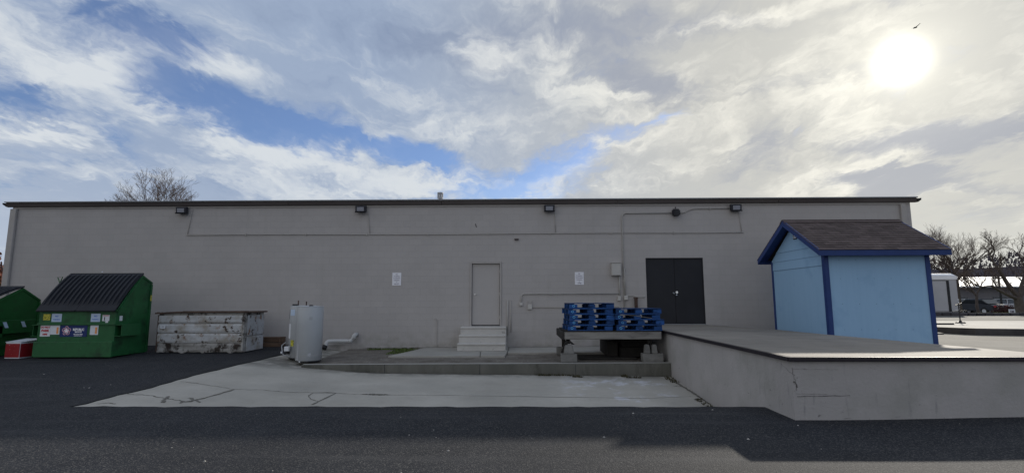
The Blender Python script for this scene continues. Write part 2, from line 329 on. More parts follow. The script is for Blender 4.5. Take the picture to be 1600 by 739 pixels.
M['lamp_red'] = mat('red lamp plastic', (.35, .02, .02), None, 3, .3)
M['stone'] = mat('grey edging block', (.045, .042, .048), (.085, .08, .088), 2, .95, .5, 8, rand=.3)
M['edging'] = mat('dirty shade-darkened concrete edge', (.045, .042, .045), (.09, .085, .085), 2, .95, .5, 20)  # dirt, plus the shade of the upright faces put into the colour
M['pebble'] = mat('pale grit', (.22, .21, .20), (.45, .43, .40), 9, .9)
M['leaf_lit'] = mat('fallen leaf', (.16, .10, .05), None, 5, .9)

# ---------------------------------------------------------------- mesh helpers
class MB:
    def __init__(s): s.v = []; s.f = []
    def add(s, vs, fs):
        o = len(s.v); s.v += [tuple(v) for v in vs]; s.f += [tuple(i+o for i in f) for f in fs]; return s
    def box(s, x0, x1, y0, y1, z0, z1):
        v = [(x, y, z) for z in (z0, z1) for y in (y0, y1) for x in (x0, x1)]
        return s.add(v, [(0, 2, 3, 1), (4, 5, 7, 6), (0, 1, 5, 4), (2, 6, 7, 3), (0, 4, 6, 2), (1, 3, 7, 5)])
    def prism(s, poly, d):                     # poly: 3-D points, extruded by vector d
        n = len(poly); d = Vector(d); P = [Vector(p) for p in poly]
        return s.add(P+[p+d for p in P], [tuple(range(n))[::-1], tuple(range(n, 2*n))]+[(i, (i+1) % n, n+(i+1) % n, n+i) for i in range(n)])
    def tube(s, pts, rad, k=8, cap=True):
        P = [Vector(p) for p in pts]; r = rad if isinstance(rad, (list, tuple)) else [rad]*len(P)
        o = len(s.v); up = None
        for i, p in enumerate(P):
            t = (P[min(i+1, len(P)-1)]-P[max(i-1, 0)]).normalized()
            if up is None or abs(t.dot(up)) > .95: up = Vector((0, 0, 1)) if abs(t.z) < .9 else Vector((1, 0, 0))
            a = t.cross(up).normalized(); b = a.cross(t).normalized(); up = b
            for j in range(k):
                q = 2*math.pi*j/k; s.v.append(tuple(p+(a*math.cos(q)+b*math.sin(q))*r[i]))
        for i in range(len(P)-1):
            for j in range(k): s.f.append((o+i*k+j, o+i*k+(j+1) % k, o+(i+1)*k+(j+1) % k, o+(i+1)*k+j))
        if cap: s.f.append(tuple(o+j for j in range(k))[::-1]); s.f.append(tuple(o+(len(P)-1)*k+j for j in range(k)))
        return s
    def lathe(s, c, prof, k=24, ax='z'):       # prof: (radius, height)
        o = len(s.v)
        for r, h in prof:
            for j in range(k):
                q = 2*math.pi*j/k; a, b = r*math.cos(q), r*math.sin(q)
                v = (a, b, h) if ax == 'z' else ((a, h, b) if ax == 'y' else (h, a, b)); s.v.append((c[0]+v[0], c[1]+v[1], c[2]+v[2]))
        for i in range(len(prof)-1):
            for j in range(k): s.f.append((o+i*k+j, o+i*k+(j+1) % k, o+(i+1)*k+(j+1) % k, o+(i+1)*k+j))
        s.f.append(tuple(o+j for j in range(k))[::-1]); s.f.append(tuple(o+(len(prof)-1)*k+j for j in range(k)))
        return s
    def build(s, name, m, root=None, smooth=False, bevel=0, seg=1, weld=True):
        me = bpy.data.meshes.new(name)
        off = Vector((0, 0, 0)); a = root
        while a is not None: off += Vector(a.location) if a.rotation_euler.z == 0 else Vector((0, 0, 0)); a = a.parent
        me.from_pydata([tuple(Vector(v)-off) for v in s.v], [], s.f); me.update()
        if weld or bevel:
            bm = bmesh.new(); bm.from_mesh(me); bmesh.ops.recalc_face_normals(bm, faces=bm.faces)
            if bevel:
                bmesh.ops.bevel(bm, geom=[e for e in bm.edges if e.is_manifold and e.calc_face_angle(0) > .5], offset=bevel, segments=seg, affect='EDGES', clamp_overlap=True)
            bm.to_mesh(me); bm.free()
        me.materials.append(M[m] if isinstance(m, str) else m)
        if smooth:
            for p in me.polygons: p.use_smooth = len(p.vertices) <= 4
        o = bpy.data.objects.new(name, me); COL.objects.link(o); o.parent = root
        return o
def tag(o, label=None, cat=None, group=None, kind=None):
    for k, v in (('label', label), ('category', cat), ('group', group), ('kind', kind)):
        if v: o[k] = v
    return o
def thing(name, loc, label, cat, group=None):
    o = bpy.data.objects.new(name, None); COL.objects.link(o); o.location = loc; o.empty_display_size = .2
    return tag(o, label, cat, group)
def copy_tree(o, parent=None):
    c = o.copy(); COL.objects.link(c); c.parent = parent
    for ch in [x for x in COL.objects if x.parent == o]: copy_tree(ch, c)
    return c
def text(name, body, size, loc, m, root, rot=(math.pi/2, 0, 0), depth=.001, align='CENTER', sx=1., bold=.0, spacing=1.):
    cu = bpy.data.curves.new(name, 'FONT'); cu.body = body; cu.size = size; cu.extrude = depth; cu.align_x = align; cu.align_y = 'CENTER'
    cu.offset = bold; cu.resolution_u = 2; cu.space_line = spacing
    t = bpy.data.objects.new(name, cu); COL.objects.link(t)
    bpy.context.view_layer.update()
    me = bpy.data.meshes.new_from_object(t.evaluated_get(bpy.context.evaluated_depsgraph_get()))
    bpy.data.objects.remove(t)
    me.transform(Matrix.Diagonal((sx, 1, 1, 1))); me.materials.clear(); me.materials.append(M[m])
    off = Vector((0, 0, 0)); a = root
    while a is not None: off += Vector(a.location); a = a.parent
    me.transform(Matrix.Translation(Vector(loc)-off) @ Matrix.Rotation(rot[2], 4, 'Z') @ Matrix.Rotation(rot[0], 4, 'X'))
    me.name = name; o = bpy.data.objects.new(name, me); COL.objects.link(o); o.parent = root
    return o
def sstep(v, a, b):
    t = max(0., min(1., (v-a)/(b-a))); return t*t*(3-2*t)
def lerp(a, b, t): return a+(b-a)*t

# ================================================================ GROUND
DX = 3.69                                  # left face of the dock; front face at y = 7.12
def gz(x, y):
    left = .03*max(0., min(y, 30)-9.5)
    r = sstep(x, 7.2, 8.6)*sstep(y, 7.3, 10.)*.42
    r += sstep(y, 17., 26.)*.28*sstep(x, 8, 14) - sstep(y, 32., 50.)*.55*sstep(x, 8, 14)
    f = .05*sstep(x, 4, 7.5)*(1-sstep(x, 7.2, 8.6)*sstep(y, 7.3, 10.))
    return lerp(left, r, sstep(x, 3.7, 8.))+f
def jit(a): return (math.sin(a*7.3)+math.sin(a*17.1+1.3)*.6+math.sin(a*3.1+2)*.8)*.018
def frange(a, b, n): return [a+(b-a)*i/n for i in range(n)]
xs = [-900, -300, -120, -60, -40, -30, -24]+frange(-20, -6.95, 26)+frange(-6.95, DX, 64)+frange(DX, 9, 12)+frange(9, 30, 21)+[30, 34, 38, 44, 52, 64, 80, 120, 300, 900]
ys = [-600, -200, -60, -30, -15]+frange(-8, 7.98, 32)+frange(7.98, 16.4, 34)+frange(16.4, 30, 14)+[30, 33, 36, 40, 45, 50, 60, 90, 150, 300, 1400]
mb = MB(); nx = len(xs)
for j, y in enumerate(ys):
    for i, x in enumerate(xs):
        xx, yy = x, y
        if abs(x+6.95) < 1e-6 and 7.9 < y < 16.3: xx += jit(y*1.7)+.02*random.random()-(.0 if y < 11 else -.10*(y-11))
        if abs(y-7.98) < 1e-6 and -6.96 < x < DX+.01: yy += jit(x*1.3)+.015*(random.random()-.5)
        mb.v.append((xx, yy, gz(x, y)))
hole = lambda i, j: xs[i] >= -6.951 and xs[i+1] <= DX+.001 and ys[j] >= 7.979 and ys[j+1] <= 16.41
for j in range(len(ys)-1):
    for i in range(nx-1):
        if not hole(i, j): mb.f.append((j*nx+i, j*nx+i+1, (j+1)*nx+i+1, (j+1)*nx+i))
# the thickness of the asphalt along the apron
i0 = min(range(nx), key=lambda i: abs(xs[i]+6.95)); i1 = min(range(nx), key=lambda i: abs(xs[i]-DX)); j0 = min(range(len(ys)), key=lambda j: abs(ys[j]-7.98)); j1 = min(range(len(ys)), key=lambda j: abs(ys[j]-16.4))
ring = [j0*nx+i for i in range(i0, i1+1)]; ring2 = [j*nx+i0 for j in range(j0, j1+1)]
for rg in (ring, ring2):
    o = len(mb.v); mb.v += [(mb.v[k][0], mb.v[k][1], mb.v[k][2]-.6) for k in rg]
    for q in range(len(rg)-1): mb.f.append((rg[q], rg[q+1], o+q+1, o+q))
tag(mb.build('asphalt_lot', 'asphalt', weld=False, smooth=True), 'dark asphalt yard running up to the apron and the dock', None, None, 'structure')

def az(x, y):                               # surface of the sunken apron
    s = sstep(x, -6.6, -3.4)
    d = .20+.012*(x+1.8)+(12.75-y)*.052*max(0., (x+7)/10.7)
    e = sstep(x, -6.9, -5.6)
    return gz(-8, y)*(1-e*.65)-.012-s*max(0., d)
ap = MB(); axs = frange(-7.25, DX, 60)+[DX+.05]; ays = frange(7.7, 16.39, 48)+[16.39]
for y in ays:
    for x in axs: ap.v.append((x, y, az(x, y)))
for j in range(len(ays)-1):
    for i in range(len(axs)-1): ap.f.append((j*61+i, j*61+i+1, (j+1)*61+i+1, (j+1)*61+i))
apron = tag(ap.build('concrete_apron', 'apron', weld=False, smooth=True), None, None, None, 'structure')
def crack(pts, w, name='crack', root=None, m='crack', sub=8, zf=None, amp=.02):
    mb = MB(); P = []
    for a, b in zip(pts, pts[1:]):
        for k in range(sub): t = k/sub; P.append((lerp(a[0], b[0], t), lerp(a[1], b[1], t)))
    P.append(pts[-1]); P = [(x+random.uniform(-amp, amp)*.3*(0 < i < len(P)-1), y+random.uniform(-amp, amp)*(0 < i < len(P)-1)) for i, (x, y) in enumerate(P)]
    for i, (x, y) in enumerate(P):
        q = P[min(i+1, len(P)-1)]; p = P[max(i-1, 0)]; dx, dy = q[0]-p[0], q[1]-p[1]; l = math.hypot(dx, dy) or 1
        ww = w*random.uniform(.5, 1.4)*.5; nxx, nyy = -dy/l*ww, dx/l*ww
        for sgn in (1, -1): mb.v.append((x+nxx*sgn, y+nyy*sgn, zf(x, y)+.004))
    for i in range(len(P)-1): mb.f.append((2*i, 2*i+2, 2*i+3, 2*i+1))
    return mb.build(name, m, root, weld=False)
crack([(-6.95, 9.12), (-6.4, 8.94), (-5.99, 8.79), (-5.56, 8.62)], 0.022, root=apron, zf=az, amp=0.03)
crack([(-5.56, 8.62), (-5.48, 9.1), (-5.45, 9.86)], 0.05, root=apron, zf=az, amp=0.03)
crack([(-6.79, 10.31), (-6.0, 10.04), (-5.45, 9.86), (-4.99, 10.03), (-4.62, 10.04), (-3.75, 10.38)], 0.016, root=apron, zf=az, amp=0.03)
crack([(-6.09, 8.94), (-5.93, 8.64), (-5.82, 8.46)], 0.05, root=apron, zf=az, amp=0.04)
crack([(-5.57, 8.51), (-5.63, 8.64), (-5.49, 8.7), (-5.71, 8.94), (-5.35, 8.66)], 0.04, root=apron, zf=az, amp=0.03)
crack([(-3.73, 9.32), (-3.67, 10.34)], 0.035, root=apron, zf=az, amp=0.01)
crack([(-3.67, 10.34), (-4.08, 10.25), (-4.06, 9.96), (-3.9, 9.69), (-3.73, 9.59)], 0.022, root=apron, zf=az, amp=0.02)
crack([(-3.75, 10.38), (-3.2, 10.29), (-2.2, 10.35), (-0.17, 10.46), (2.54, 10.56), (3.51, 10.81)], 0.014, root=apron, zf=az, amp=0.02)
crack([(-3.13, 10.3), (-2.97, 10.36), (-2.6, 10.34), (-2.8, 10.26), (-3.0, 10.31)], 0.05, root=apron, zf=az, amp=0.03)
crack([(-6.74, 8.22), (-6.62, 8.32), (-6.44, 8.23)], 0.03, root=apron, zf=az, amp=0.02)
crack([(3.53, 12.81), (3.6, 11.92), (3.65, 11.2), (3.67, 10.52), (3.71, 10.1)], 0.07, root=apron, zf=az, amp=0.05)
crack([(3.42, 11.72), (3.62, 11.73), (3.63, 11.37)], 0.03, root=apron, zf=az, amp=0.02)
crack([(3.55, 10.36), (3.51, 10.6), (3.73, 10.67), (3.66, 10.23)], 0.05, root=apron, zf=az, amp=0.04)
# kerb and terrace at the foot of the wall
def tz(x, y): return .058+.012*(y-12.75)+.004*x
kb = MB(); kx = frange(-5.42, DX-.01, 30)+[DX-.01]
for x in kx:
    y0 = 12.75+.004*math.sin(x*3)+.02*sstep(x, -4.6, -5.4)
    for y, z in ((y0, tz(x, 12.75)-.7), (y0, tz(x, 12.75)-.012), (y0+.012, tz(x, 12.75)), (y0+.17, tz(x, 12.9)), (y0+.17, tz(x, 12.9)-.5)): kb.v.append((x, y, z))
for i in range(len(kx)-1):
    for k in range(4): kb.f.append((i*5+k, (i+1)*5+k, (i+1)*5+k+1, i*5+k+1))
kb.f.append((0, 1, 2, 3, 4)); kb.f.append(tuple(len(kx)*5-1-k for k in range(5)))
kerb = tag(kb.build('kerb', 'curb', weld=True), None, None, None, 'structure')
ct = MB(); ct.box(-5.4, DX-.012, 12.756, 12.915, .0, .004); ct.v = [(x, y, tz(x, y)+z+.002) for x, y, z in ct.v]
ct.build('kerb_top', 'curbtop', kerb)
for x in (-3.35, -1.0, 1.35): MB().box(x, x+.012, 12.744, 12.752, -.25, .05).build('joint', 'joint', kerb)
te = MB(); txs = frange(-5.45, DX-.01, 36)+[DX-.01]; tys = frange(12.9, 16.39, 14)+[16.39]
for y in tys:
    for x in txs: te.v.append((x, y, tz(x, y)-.004+.008*math.sin(x*5+y*3)*math.sin(x*2.3-y*4)+.0))
for j in range(len(tys)-1):
    for i in range(36): te.f.append((j*37+i, j*37+i+1, (j+1)*37+i+1, (j+1)*37+i))
o = len(te.v); te.v += [(te.v[j*37][0], te.v[j*37][1], te.v[j*37][2]-.3) for j in range(len(tys))]
for j in range(len(tys)-1): te.f.append((j*37, (j+1)*37, o+j+1, o+j))
tag(te.build('dirt_strip', 'dirt', weld=False), None, None, None, 'structure')
def slab(name, pts, h=.045):
    mb = MB(); mb.prism([(x, y, tz(x, y)-.02) for x, y in pts], (0, 0, h+.02)); return tag(mb.build(name, 'concrete', bevel=.006), None, None, None, 'structure')
slab('concrete_path', [(-3.62, 14.15), (-1.1, 14.05), (-1.25, 16.37), (-3.0, 16.37), (-3.3, 15.2)])
slab('concrete_path', [(-1.08, 14.05), (-.42, 14.0), (-.38, 14.75), (-.36, 16.37), (-1.23, 16.37)], .05)
slab('concrete_path', [(-.36, 14.85), (1.5, 14.8), (1.5, 16.37), (-.34, 16.37)], .04)
slab('concrete_path', [(1.515, 14.8), (DX-.02, 14.8), (DX-.02, 16.37), (1.515, 16.37)], .045)

def dirtline(pts, w, name, m, zf, amp):
    return tag(crack(pts, w, name, None, m, 40, zf, amp), 'dark dirt and litter gathered in the corner', 'dirt', None, 'stuff')
dirtline([(-5.0, 16.35), (-1.9, 16.365)], .06, 'dirt_line', 'crack', lambda x, y: tz(x, y)+.045, .012)
dirtline([(-.4, 16.36), (3.6, 16.37)], .045, 'dirt_line', 'crack', lambda x, y: tz(x, y)+.045, .01)
dirtline([(-4.3, 12.70), (0.2, 12.73), (3.6, 12.72)], .045, 'dirt_line', 'crack', az, .02)
dirtline([(-1.87, 15.17), (-.42, 15.17)], .03, 'dirt_line', 'crack', lambda x, y: tz(x, y)+.05, .008)
dirtline([(-11.2, 16.36), (-5.6, 16.36)], .05, 'dirt_line', 'crack', lambda x, y: max(gz(x, y), az(x, y) if x > -7 else -9)+.003, .01)
def weeds(name, spots, h, n, m, label=None, zf=tz):
    mb = MB()
    for (x0, x1, y0, y1) in spots:
        for _ in range(n):
            x, y = random.uniform(x0, x1), random.uniform(y0, y1); z = zf(x, y)
            a = random.uniform(0, 6.28); hh = h*random.uniform(.3, 1); w = .012+.01*random.random(); l = random.uniform(.0, .05)
            dx, dy = math.cos(a), math.sin(a)
            mb.add([(x-dy*w, y+dx*w, z-.01), (x+dy*w, y-dx*w, z-.01), (x+dx*l, y+dy*l, z+hh)], [(0, 1, 2)])
    return tag(mb.build(name, m, weld=False), label, 'weeds', None, 'stuff')
weeds('dry_weeds', [(.4, .75, 12.62, 12.74), (.7, 1.3, 12.66, 12.74), (1.25, 1.5, 12.5, 12.6), (2.45, 2.6, 12.6, 12.74), (2.55, 2.9, 12.5, 12.55), (3.45, 3.66, 12.0, 12.7), (3.5, 3.67, 9.3, 10.6), (3.2, 3.6, 9.3, 9.8)], .06, 80, 'weed', 'dead weeds along the kerb foot and dock corner', az)
weeds('moss', [(-3.9, -3.2, 14.9, 16.2), (-4.8, -3.4, 16.1, 16.36), (-2.6, -.5, 16.3, 16.37)], .05, 600, 'grass', 'green moss and grass in the dirt against the wall')
pb = MB()
for _ in range(70):
    x, y = random.uniform(-7, 7.5), random.uniform(3.2, 7.8)
    if _ % 3 == 0: x, y = random.uniform(-14, -7.2), random.uniform(6, 13)
    s = random.choice((.005, .006, .008, .010, .014)); z = gz(x, y)
    pb.add([(x-s, y-s*.7, z), (x+s, y-s, z), (x+s*.8, y+s, z), (x-s, y+s*.8, z), (x+s*.1, y, z+s)], [(0, 1, 4), (1, 2, 4), (2, 3, 4), (3, 0, 4)])
tag(pb.build('grit', 'pebble', weld=False), 'pale grit scattered over the asphalt', 'gravel', None, 'stuff')
def stripe(x0, x1, y, w=.05):
    mb = MB(); n = 16
    for i in range(n+1):
        x = lerp(x0, x1, i/n)
        for s in (-1, 1): mb.v.append((x, y+s*w*.5*random.uniform(.6, 1.1), gz(x, y)+.004))
    for i in range(n): mb.f.append((2*i, 2*i+2, 2*i+3, 2*i+1))
    return tag(mb.build('painted_line', 'line', weld=False), None, None, None, 'structure')
stripe(-4.95, -3.5, 4.80); stripe(-1.5, -1.15, 4.72, .04); stripe(2.1, 2.75, 4.86, .02)

# ================================================================ WAREHOUSE
WX0, WX1, WY, WZ = -16.9, 12.68, 16.4, 4.74
wh = thing('warehouse', (0, WY, 0), 'long low grey painted block warehouse with a dark flat roof edge', 'building')
# front wall with real door openings
DOOR = (-1.55, -.645, .82, 2.79); DD = (4.06, 5.90, .84, 2.955)
wl = MB()
def wallpiece(x0, x1, z0, z1): wl.box(x0, x1, WY, WY+.2, z0, z1)
wallpiece(WX0, DOOR[0]-.06, -.6, WZ); wallpiece(DOOR[1]+.06, DD[0], -.6, WZ); wallpiece(DD[1], WX1, -.6, WZ)
wallpiece(DOOR[0]-.06, DOOR[1]+.06, DOOR[3]+.06, WZ); wallpiece(DOOR[0]-.06, DOOR[1]+.06, -.6, DOOR[2]-.02)
wallpiece(DD[0], DD[1], DD[3], WZ); wallpiece(DD[0], DD[1], -.6, DD[2]-.02)
wl.box(WX0, WX0+.2, WY+.2, WY+15, -.6, WZ); wl.box(WX1-.2, WX1, WY+.2, WY+15, -.6, WZ); wl.box(WX0+.2, WX1-.2, WY+14.8, WY+15, -.6, WZ); wl.box(WX0, WX1, WY, WY+15, WZ+.0005, WZ+.099)
bm_wall = wl.build('wall', 'wall', wh)
def roof_y(): return WY
MB().box(WX0-.15, WX1+.15, WY-.10, WY+15.1, WZ+.10, WZ+.12).build('roof', 'cap', wh)
# stepped gutter fascia in lengths, each a hair apart
fx = [WX0-.16, -13.2, -7.6, -2.55, 3.2, 8.4, WX1+.16]
for a, b in zip(fx, fx[1:]):
    g = MB(); g.prism([(a+.006, WY-.012, WZ-.02), (a+.006, WY-.09, WZ-.01), (a+.006, WY-.13, WZ+.075), (a+.006, WY-.15, WZ+.098), (a+.006, WY-.012, WZ+.098)], (b-a-.012, 0, 0))
    g.build('gutter', 'fascia', wh)
    c = MB(); c.box(a+.004, b-.004, WY-.165, WY+.25, WZ+.122, WZ+.148); c.build('roof_edge', 'cap', wh)
MB().box(WX0+.05, WX1-.05, WY-.03, WY-.002, WZ-.075, WZ-.022).build('trim', 'frame_grey', wh)
MB().prism([(WX1+.165, WY-.15, WZ+.09), (WX1+.165, WY-.15, WZ+.03), (WX1+.165, WY-.02, WZ-.02), (WX1+.165, WY-.02, WZ+.09)], (.10, 0, .02)).build('gutter_end', 'black', wh)
MB().prism([(WX0-.165, WY-.15, WZ+.10), (WX0-.165, WY-.15, WZ+.05), (WX0-.165, WY-.02, WZ-.01), (WX0-.165, WY-.02, WZ+.10)], (-.05, 0, .01)).build('gutter_end', 'black', wh)
for x0, x1 in ((WX0+.0, WX0+.20), (WX1-.36, WX1-.20)):
    MB().box(x0, x1, WY-.09, WY-.004, .1, WZ-.08).build('downspout', 'frame_grey', wh, bevel=.012)
# man door
x0, x1, z0, z1 = DOOR
d = MB().box(x0+.012, x1-.012, WY+.05, WY+.09, z0+.012, z1-.01).build('door', 'door_grey', wh)
MB().lathe((x0+.10, WY+.02, 1.80), [(.028, 0), (.030, .012), (.015, .02), (.015, .03)], 12, 'y').build('rose', 'chrome', d)
MB().tube([(x0+.10, WY+.02, 1.80), (x0+.10, WY-.03, 1.80), (x0+.19, WY-.035, 1.795)], .010, 8).build('handle', 'conduit', d)
fr = MB(); fr.box(x0-.055, x0-.002, WY-.03, WY+.12, z0-.06, z1+.055); fr.box(x1+.002, x1+.055, WY-.03, WY+.12, z0-.04, z1+.055); fr.box(x0-.0019, x1+.0019, WY-.03, WY+.12, z1+.002, z1+.055)
fr.build('door_frame', 'frame_grey', wh, bevel=.004)
MB().box(x0, x1, WY-.01, WY+.10, z0-.019, z0-.001).build('threshold', 'joint', wh)
MB().box(x0, x1, WY+.095, WY+.11, z0, z1).build('door_rebate', 'joint', wh)
for z in (z0+.25, z0+1.0, z1-.25): MB().tube([(x1-.002, WY+.036, z-.05), (x1-.002, WY+.036, z+.05)], .009, 8).build('hinge', 'frame_grey', wh)
# double door
x0, x1, z0, z1 = DD; xm = (x0+x1)/2
for a, b in ((x0+.03, xm-.004), (xm+.004, x1-.03)):
    leaf = MB().box(a, b, WY+.03, WY+.08, z0+.012, z1-.035).build('door_leaf', 'door_dark', wh, bevel=.003)
    s = -1 if a < xm-.1 else 1; hx = xm+s*.045
    if s == -1:
        MB().tube([(hx, WY+.03, 1.81), (hx, WY-.02, 1.81), (hx-.05, WY-.03, 1.845)], .017, 8).build('handle', 'chrome', leaf)
    else:
        MB().lathe((hx, WY-.004, 1.85), [(.040, 0), (.040, .012), (.034, .02), (.034, .034)], 14, 'y').build('lock', 'chrome', leaf)
        MB().tube([(hx-.01, WY+.03, 1.77), (hx-.01, WY-.03, 1.77), (hx-.045, WY-.035, 1.75)], .016, 8).build('handle', 'chrome', leaf)
for zz_ in (z0+.25, z0+1.0, z1-.25):
    for xx_ in (x0+.03, x1-.03): MB().tube([(xx_, WY+.022, zz_-.06), (xx_, WY+.022, zz_+.06)], .010, 8).build('hinge', 'bronze', wh)
MB().box(x0+.001, x1-.001, WY-.02, WY+.10, z0-.012, z0+.008).build('threshold', 'cap', wh)
fr = MB(); fr.box(x0+.001, x0+.028, WY+.004, WY+.12, z0, z1-.001); fr.box(x1-.028, x1-.001, WY+.004, WY+.12, z0, z1-.001); fr.box(x0+.0285, x1-.0285, WY+.004, WY+.12, z1-.033, z1-.001)
fr.build('door_frame', 'door_dark', wh)
MB().box(x0+.03, x1-.03, WY+.09, WY+.10, z0, z1).build('door_rebate', 'joint', wh)
# small marks on the wall
MB().box(-.17, -.03, WY-.05, WY-.002, 3.545, 3.60).build('bracket', 'fascia', wh, bevel=.008)
MB().prism([(-1.46, WY-.012, 4.09), (-1.44, WY-.012, 4.10), (-1.40, WY-.012, 3.98), (-1.42, WY-.012, 3.98)], (0, .009, 0)).build('paint_chip', 'joint', wh)
MB().lathe((9.05, WY-.02, 1.12), [(.09, 0), (.09, .018)], 14, 'y').build('cover_plate', 'frame_grey', wh)
MB().lathe((-2.71, WY-.02, 1.02), [(.03, 0), (.03, .018)], 10, 'y').build('bolt_cap', 'frame_grey', wh)
MB().tube([(-2.65, WY-.018, .15), (-2.65, WY-.018, 1.0)], .010, 6).build('ground_wire', 'conduit', wh)

# floodlights
def flood(x, z, label):
    r = thing('floodlight', (x, WY, z), label, 'floodlight', 'floodlights under the roof edge')
    h = MB(); h.prism([(x-.17, WY-.06, z-.10), (x-.17, WY-.17, z-.115), (x-.17, WY-.20, z+.10), (x-.17, WY-.06, z+.12)], (.34, 0, 0)); h.build('housing', 'bronze', r, bevel=.012)
    l = MB(); l.prism([(x-.115, WY-.180, z-.075), (x-.115, WY-.186, z-.075), (x-.115, WY-.206, z+.055), (x-.115, WY-.200, z+.055)], (.23, 0, 0)); l.build('lens', 'lens', r)
    MB().box(x-.05, x+.05, WY-.062, WY-.002, z-.06, z+.08).build('mount', 'bronze', r)
    bz = MB(); bz.prism([(x-.175, WY-.17, z-.122), (x-.175, WY-.185, z-.122), (x-.175, WY-.207, z-.09), (x-.175, WY-.18, z-.09)], (.35, 0, 0)); bz.build('rim', 'bronze', r)
    return r
flood(-11.11, 4.57, 'leftmost of the dark floodlights, above the two waste bins')
flood(-5.19, 4.58, 'floodlight above the water heaters and the plastic drain pipe')
flood(.97, 4.57, 'dark floodlight between the steel door and the double door, below the roof edge')
flood(7.0, 4.56, 'floodlight right of the small round lamp, nearest the blue shed')
r = thing('wall_lamp', (5.08, WY, 4.42), 'small blocky dark wall lamp above the charcoal double door', 'wall lamp')
b = MB(); b.box(4.96, 5.20, WY-.17, WY-.002, 4.31, 4.53); b.build('housing', 'bronze', r, bevel=.035, seg=2)
MB().box(5.055, 5.075, WY-.13, WY-.05, 4.552, 4.60).build('photocell', 'bronze', r)
MB().prism([(4.98, WY-.20, 4.31), (5.18, WY-.20, 4.31), (5.15, WY-.18, 4.50), (5.01, WY-.18, 4.50)], (0, .02, 0)).build('lens', 'black', r)

# conduits
def bend(pts, r=.1, n=4):
    out = [Vector(pts[0])]
    for a, b, c in zip(pts, pts[1:], pts[2:]):
        a, b, c = Vector(a), Vector(b), Vector(c); u = (a-b).normalized(); v = (c-b).normalized(); rr = min(r, (a-b).length*.45, (c-b).length*.45)
        p, q = b+u*rr, b+v*rr
        for k in range(n+1): t = k/n; out.append(p*(1-t)**2+b*2*t*(1-t)+q*t*t)
    out.append(Vector(pts[-1])); return out
def conduit(name, pts, rad, label, straps=(), r=.1):
    y = WY-rad-.012; P = [(x, y, z) for x, z in pts]
    root = thing(name, P[0], label, 'conduit')
    MB().tube(bend(P, r), rad, 8).build('pipe', 'conduit', root, smooth=True)
    for x, z, hv in straps:
        s = MB(); w = .04
        if hv == 'h': s.box(x-.012, x+.012, y-rad-.004, WY-.001, z-w, z+w)
        else: s.box(x-w, x+w, y-rad-.004, WY-.001, z-.012, z+.012)
        s.build('strap', 'conduit', root)
    return root
def wobble(x): return 3.762+.010*math.sin(x*.55)
pts = [(-10.96, 3.765)]+[(x, wobble(x)) for x in range(-10, 7)]+[(7.25, 3.772)]
conduit('conduit', pts, .014, 'long thin level conduit under the roof edge, running above all the doors', [(x, wobble(x), 'h') for x in range(-9, 7, 2)])
conduit('conduit', [(-10.83, 4.60), (-10.93, 3.80)], .010, 'thin drop wire from the leftmost floodlight')
conduit('conduit', [(-4.98, 4.50), (-4.90, 3.79)], .010, 'thin drop wire from the floodlight above the heaters')
conduit('conduit', [(1.15, 4.50), (1.17, 3.79)], .010, 'thin drop wire from the floodlight between the doors')
conduit('conduit', [(7.14, 4.45), (7.19, 3.80)], .010, 'thin drop wire from the floodlight nearest the blue shed')
conduit('conduit', [(3.33, .45), (3.34, 4.42), (4.94, 4.42)], .019, 'tall upright conduit that bends across to the small wall lamp', [(3.34, z, 'v') for z in (1.3, 2.2, 3.2)], .16)
conduit('conduit', [(5.22, 4.42), (5.34, 4.42), (5.62, 4.555), (6.83, 4.56)], .016, 'short stepped conduit between the wall lamp and the right floodlight', [(6.2, 4.558, 'h')])
conduit('conduit', [(.035, 1.50), (.05, 1.815), (3.15, 1.815)], .019, 'level conduit just above the blue pallets, bending down at its left end', [(x, 1.815, 'h') for x in (1., 2.2)], .12)
conduit('conduit', [(.40, 1.385), (3.2, 1.385)], .014, 'lower level conduit running from the small box behind the pallets')
conduit('conduit', [(3.19, 2.37), (3.19, 1.70)], .022, 'short conduit straight below the grey electrical box')
conduit('conduit', [(3.37, 2.62), (3.37, 1.76)], .022, 'thicker short conduit right of the grey electrical box')
conduit('conduit', [(3.44, 1.74), (3.62, 1.74), (3.78, 1.70), (4.0, 1.70)], .012, 'short crooked cable left of the double door', (), .05)
conduit('conduit', [(-.40, 1.62), (-.40, .50)], .020, 'upright painted pipe just right of the steps, left one')
conduit('conduit', [(-.29, 1.60), (-.29, .60)], .014, 'upright painted pipe just right of the steps, thinner right one')
def ebox(x, z, w, h, d, label, name='junction_box', lid=True):
    r = thing(name, (x, WY, z), label, 'electrical box')
    MB().box(x-w/2, x+w/2, WY-d, WY-.002, z-h/2, z+h/2).build('body', 'box', r, bevel=.006)
    if lid:
        MB().box(x-w*.45, x+w*.45, WY-d-.008, WY-d-.001, z-h*.46, z+h*.46).build('cover', 'box', r, bevel=.003)
    return r
eb = ebox(3.085, 2.585, .30, .40, .16, 'large square grey electrical box left of the double door', 'electrical_box')
MB().box(2.93, 3.24, WY-.185, WY-.002, 2.788, 2.80).build('rain_hood', 'box', eb)
ebox(.035, 1.49, .10, .10, .07, 'small box at the left end of the bent conduit, right of the steps')
eb = ebox(.32, 1.40, .14, .16, .07, 'small box with two stubs, between the steps and the blue pallets')
for x in (.265, .375): MB().tube([(x, WY-.03, 1.48), (x, WY-.03, 1.60)], .012, 8).build('stub', 'conduit', eb)
ebox(3.17, 1.66, .10, .15, .08, 'small box directly under the grey electrical box')
ebox(3.385, 1.68, .12, .14, .08, 'small box with rounded cover right of the tall conduit', lid=True)
r = thing('post', (3.69, WY-.12, .1), 'short rusty flat post standing behind the right pallet stack', 'post')
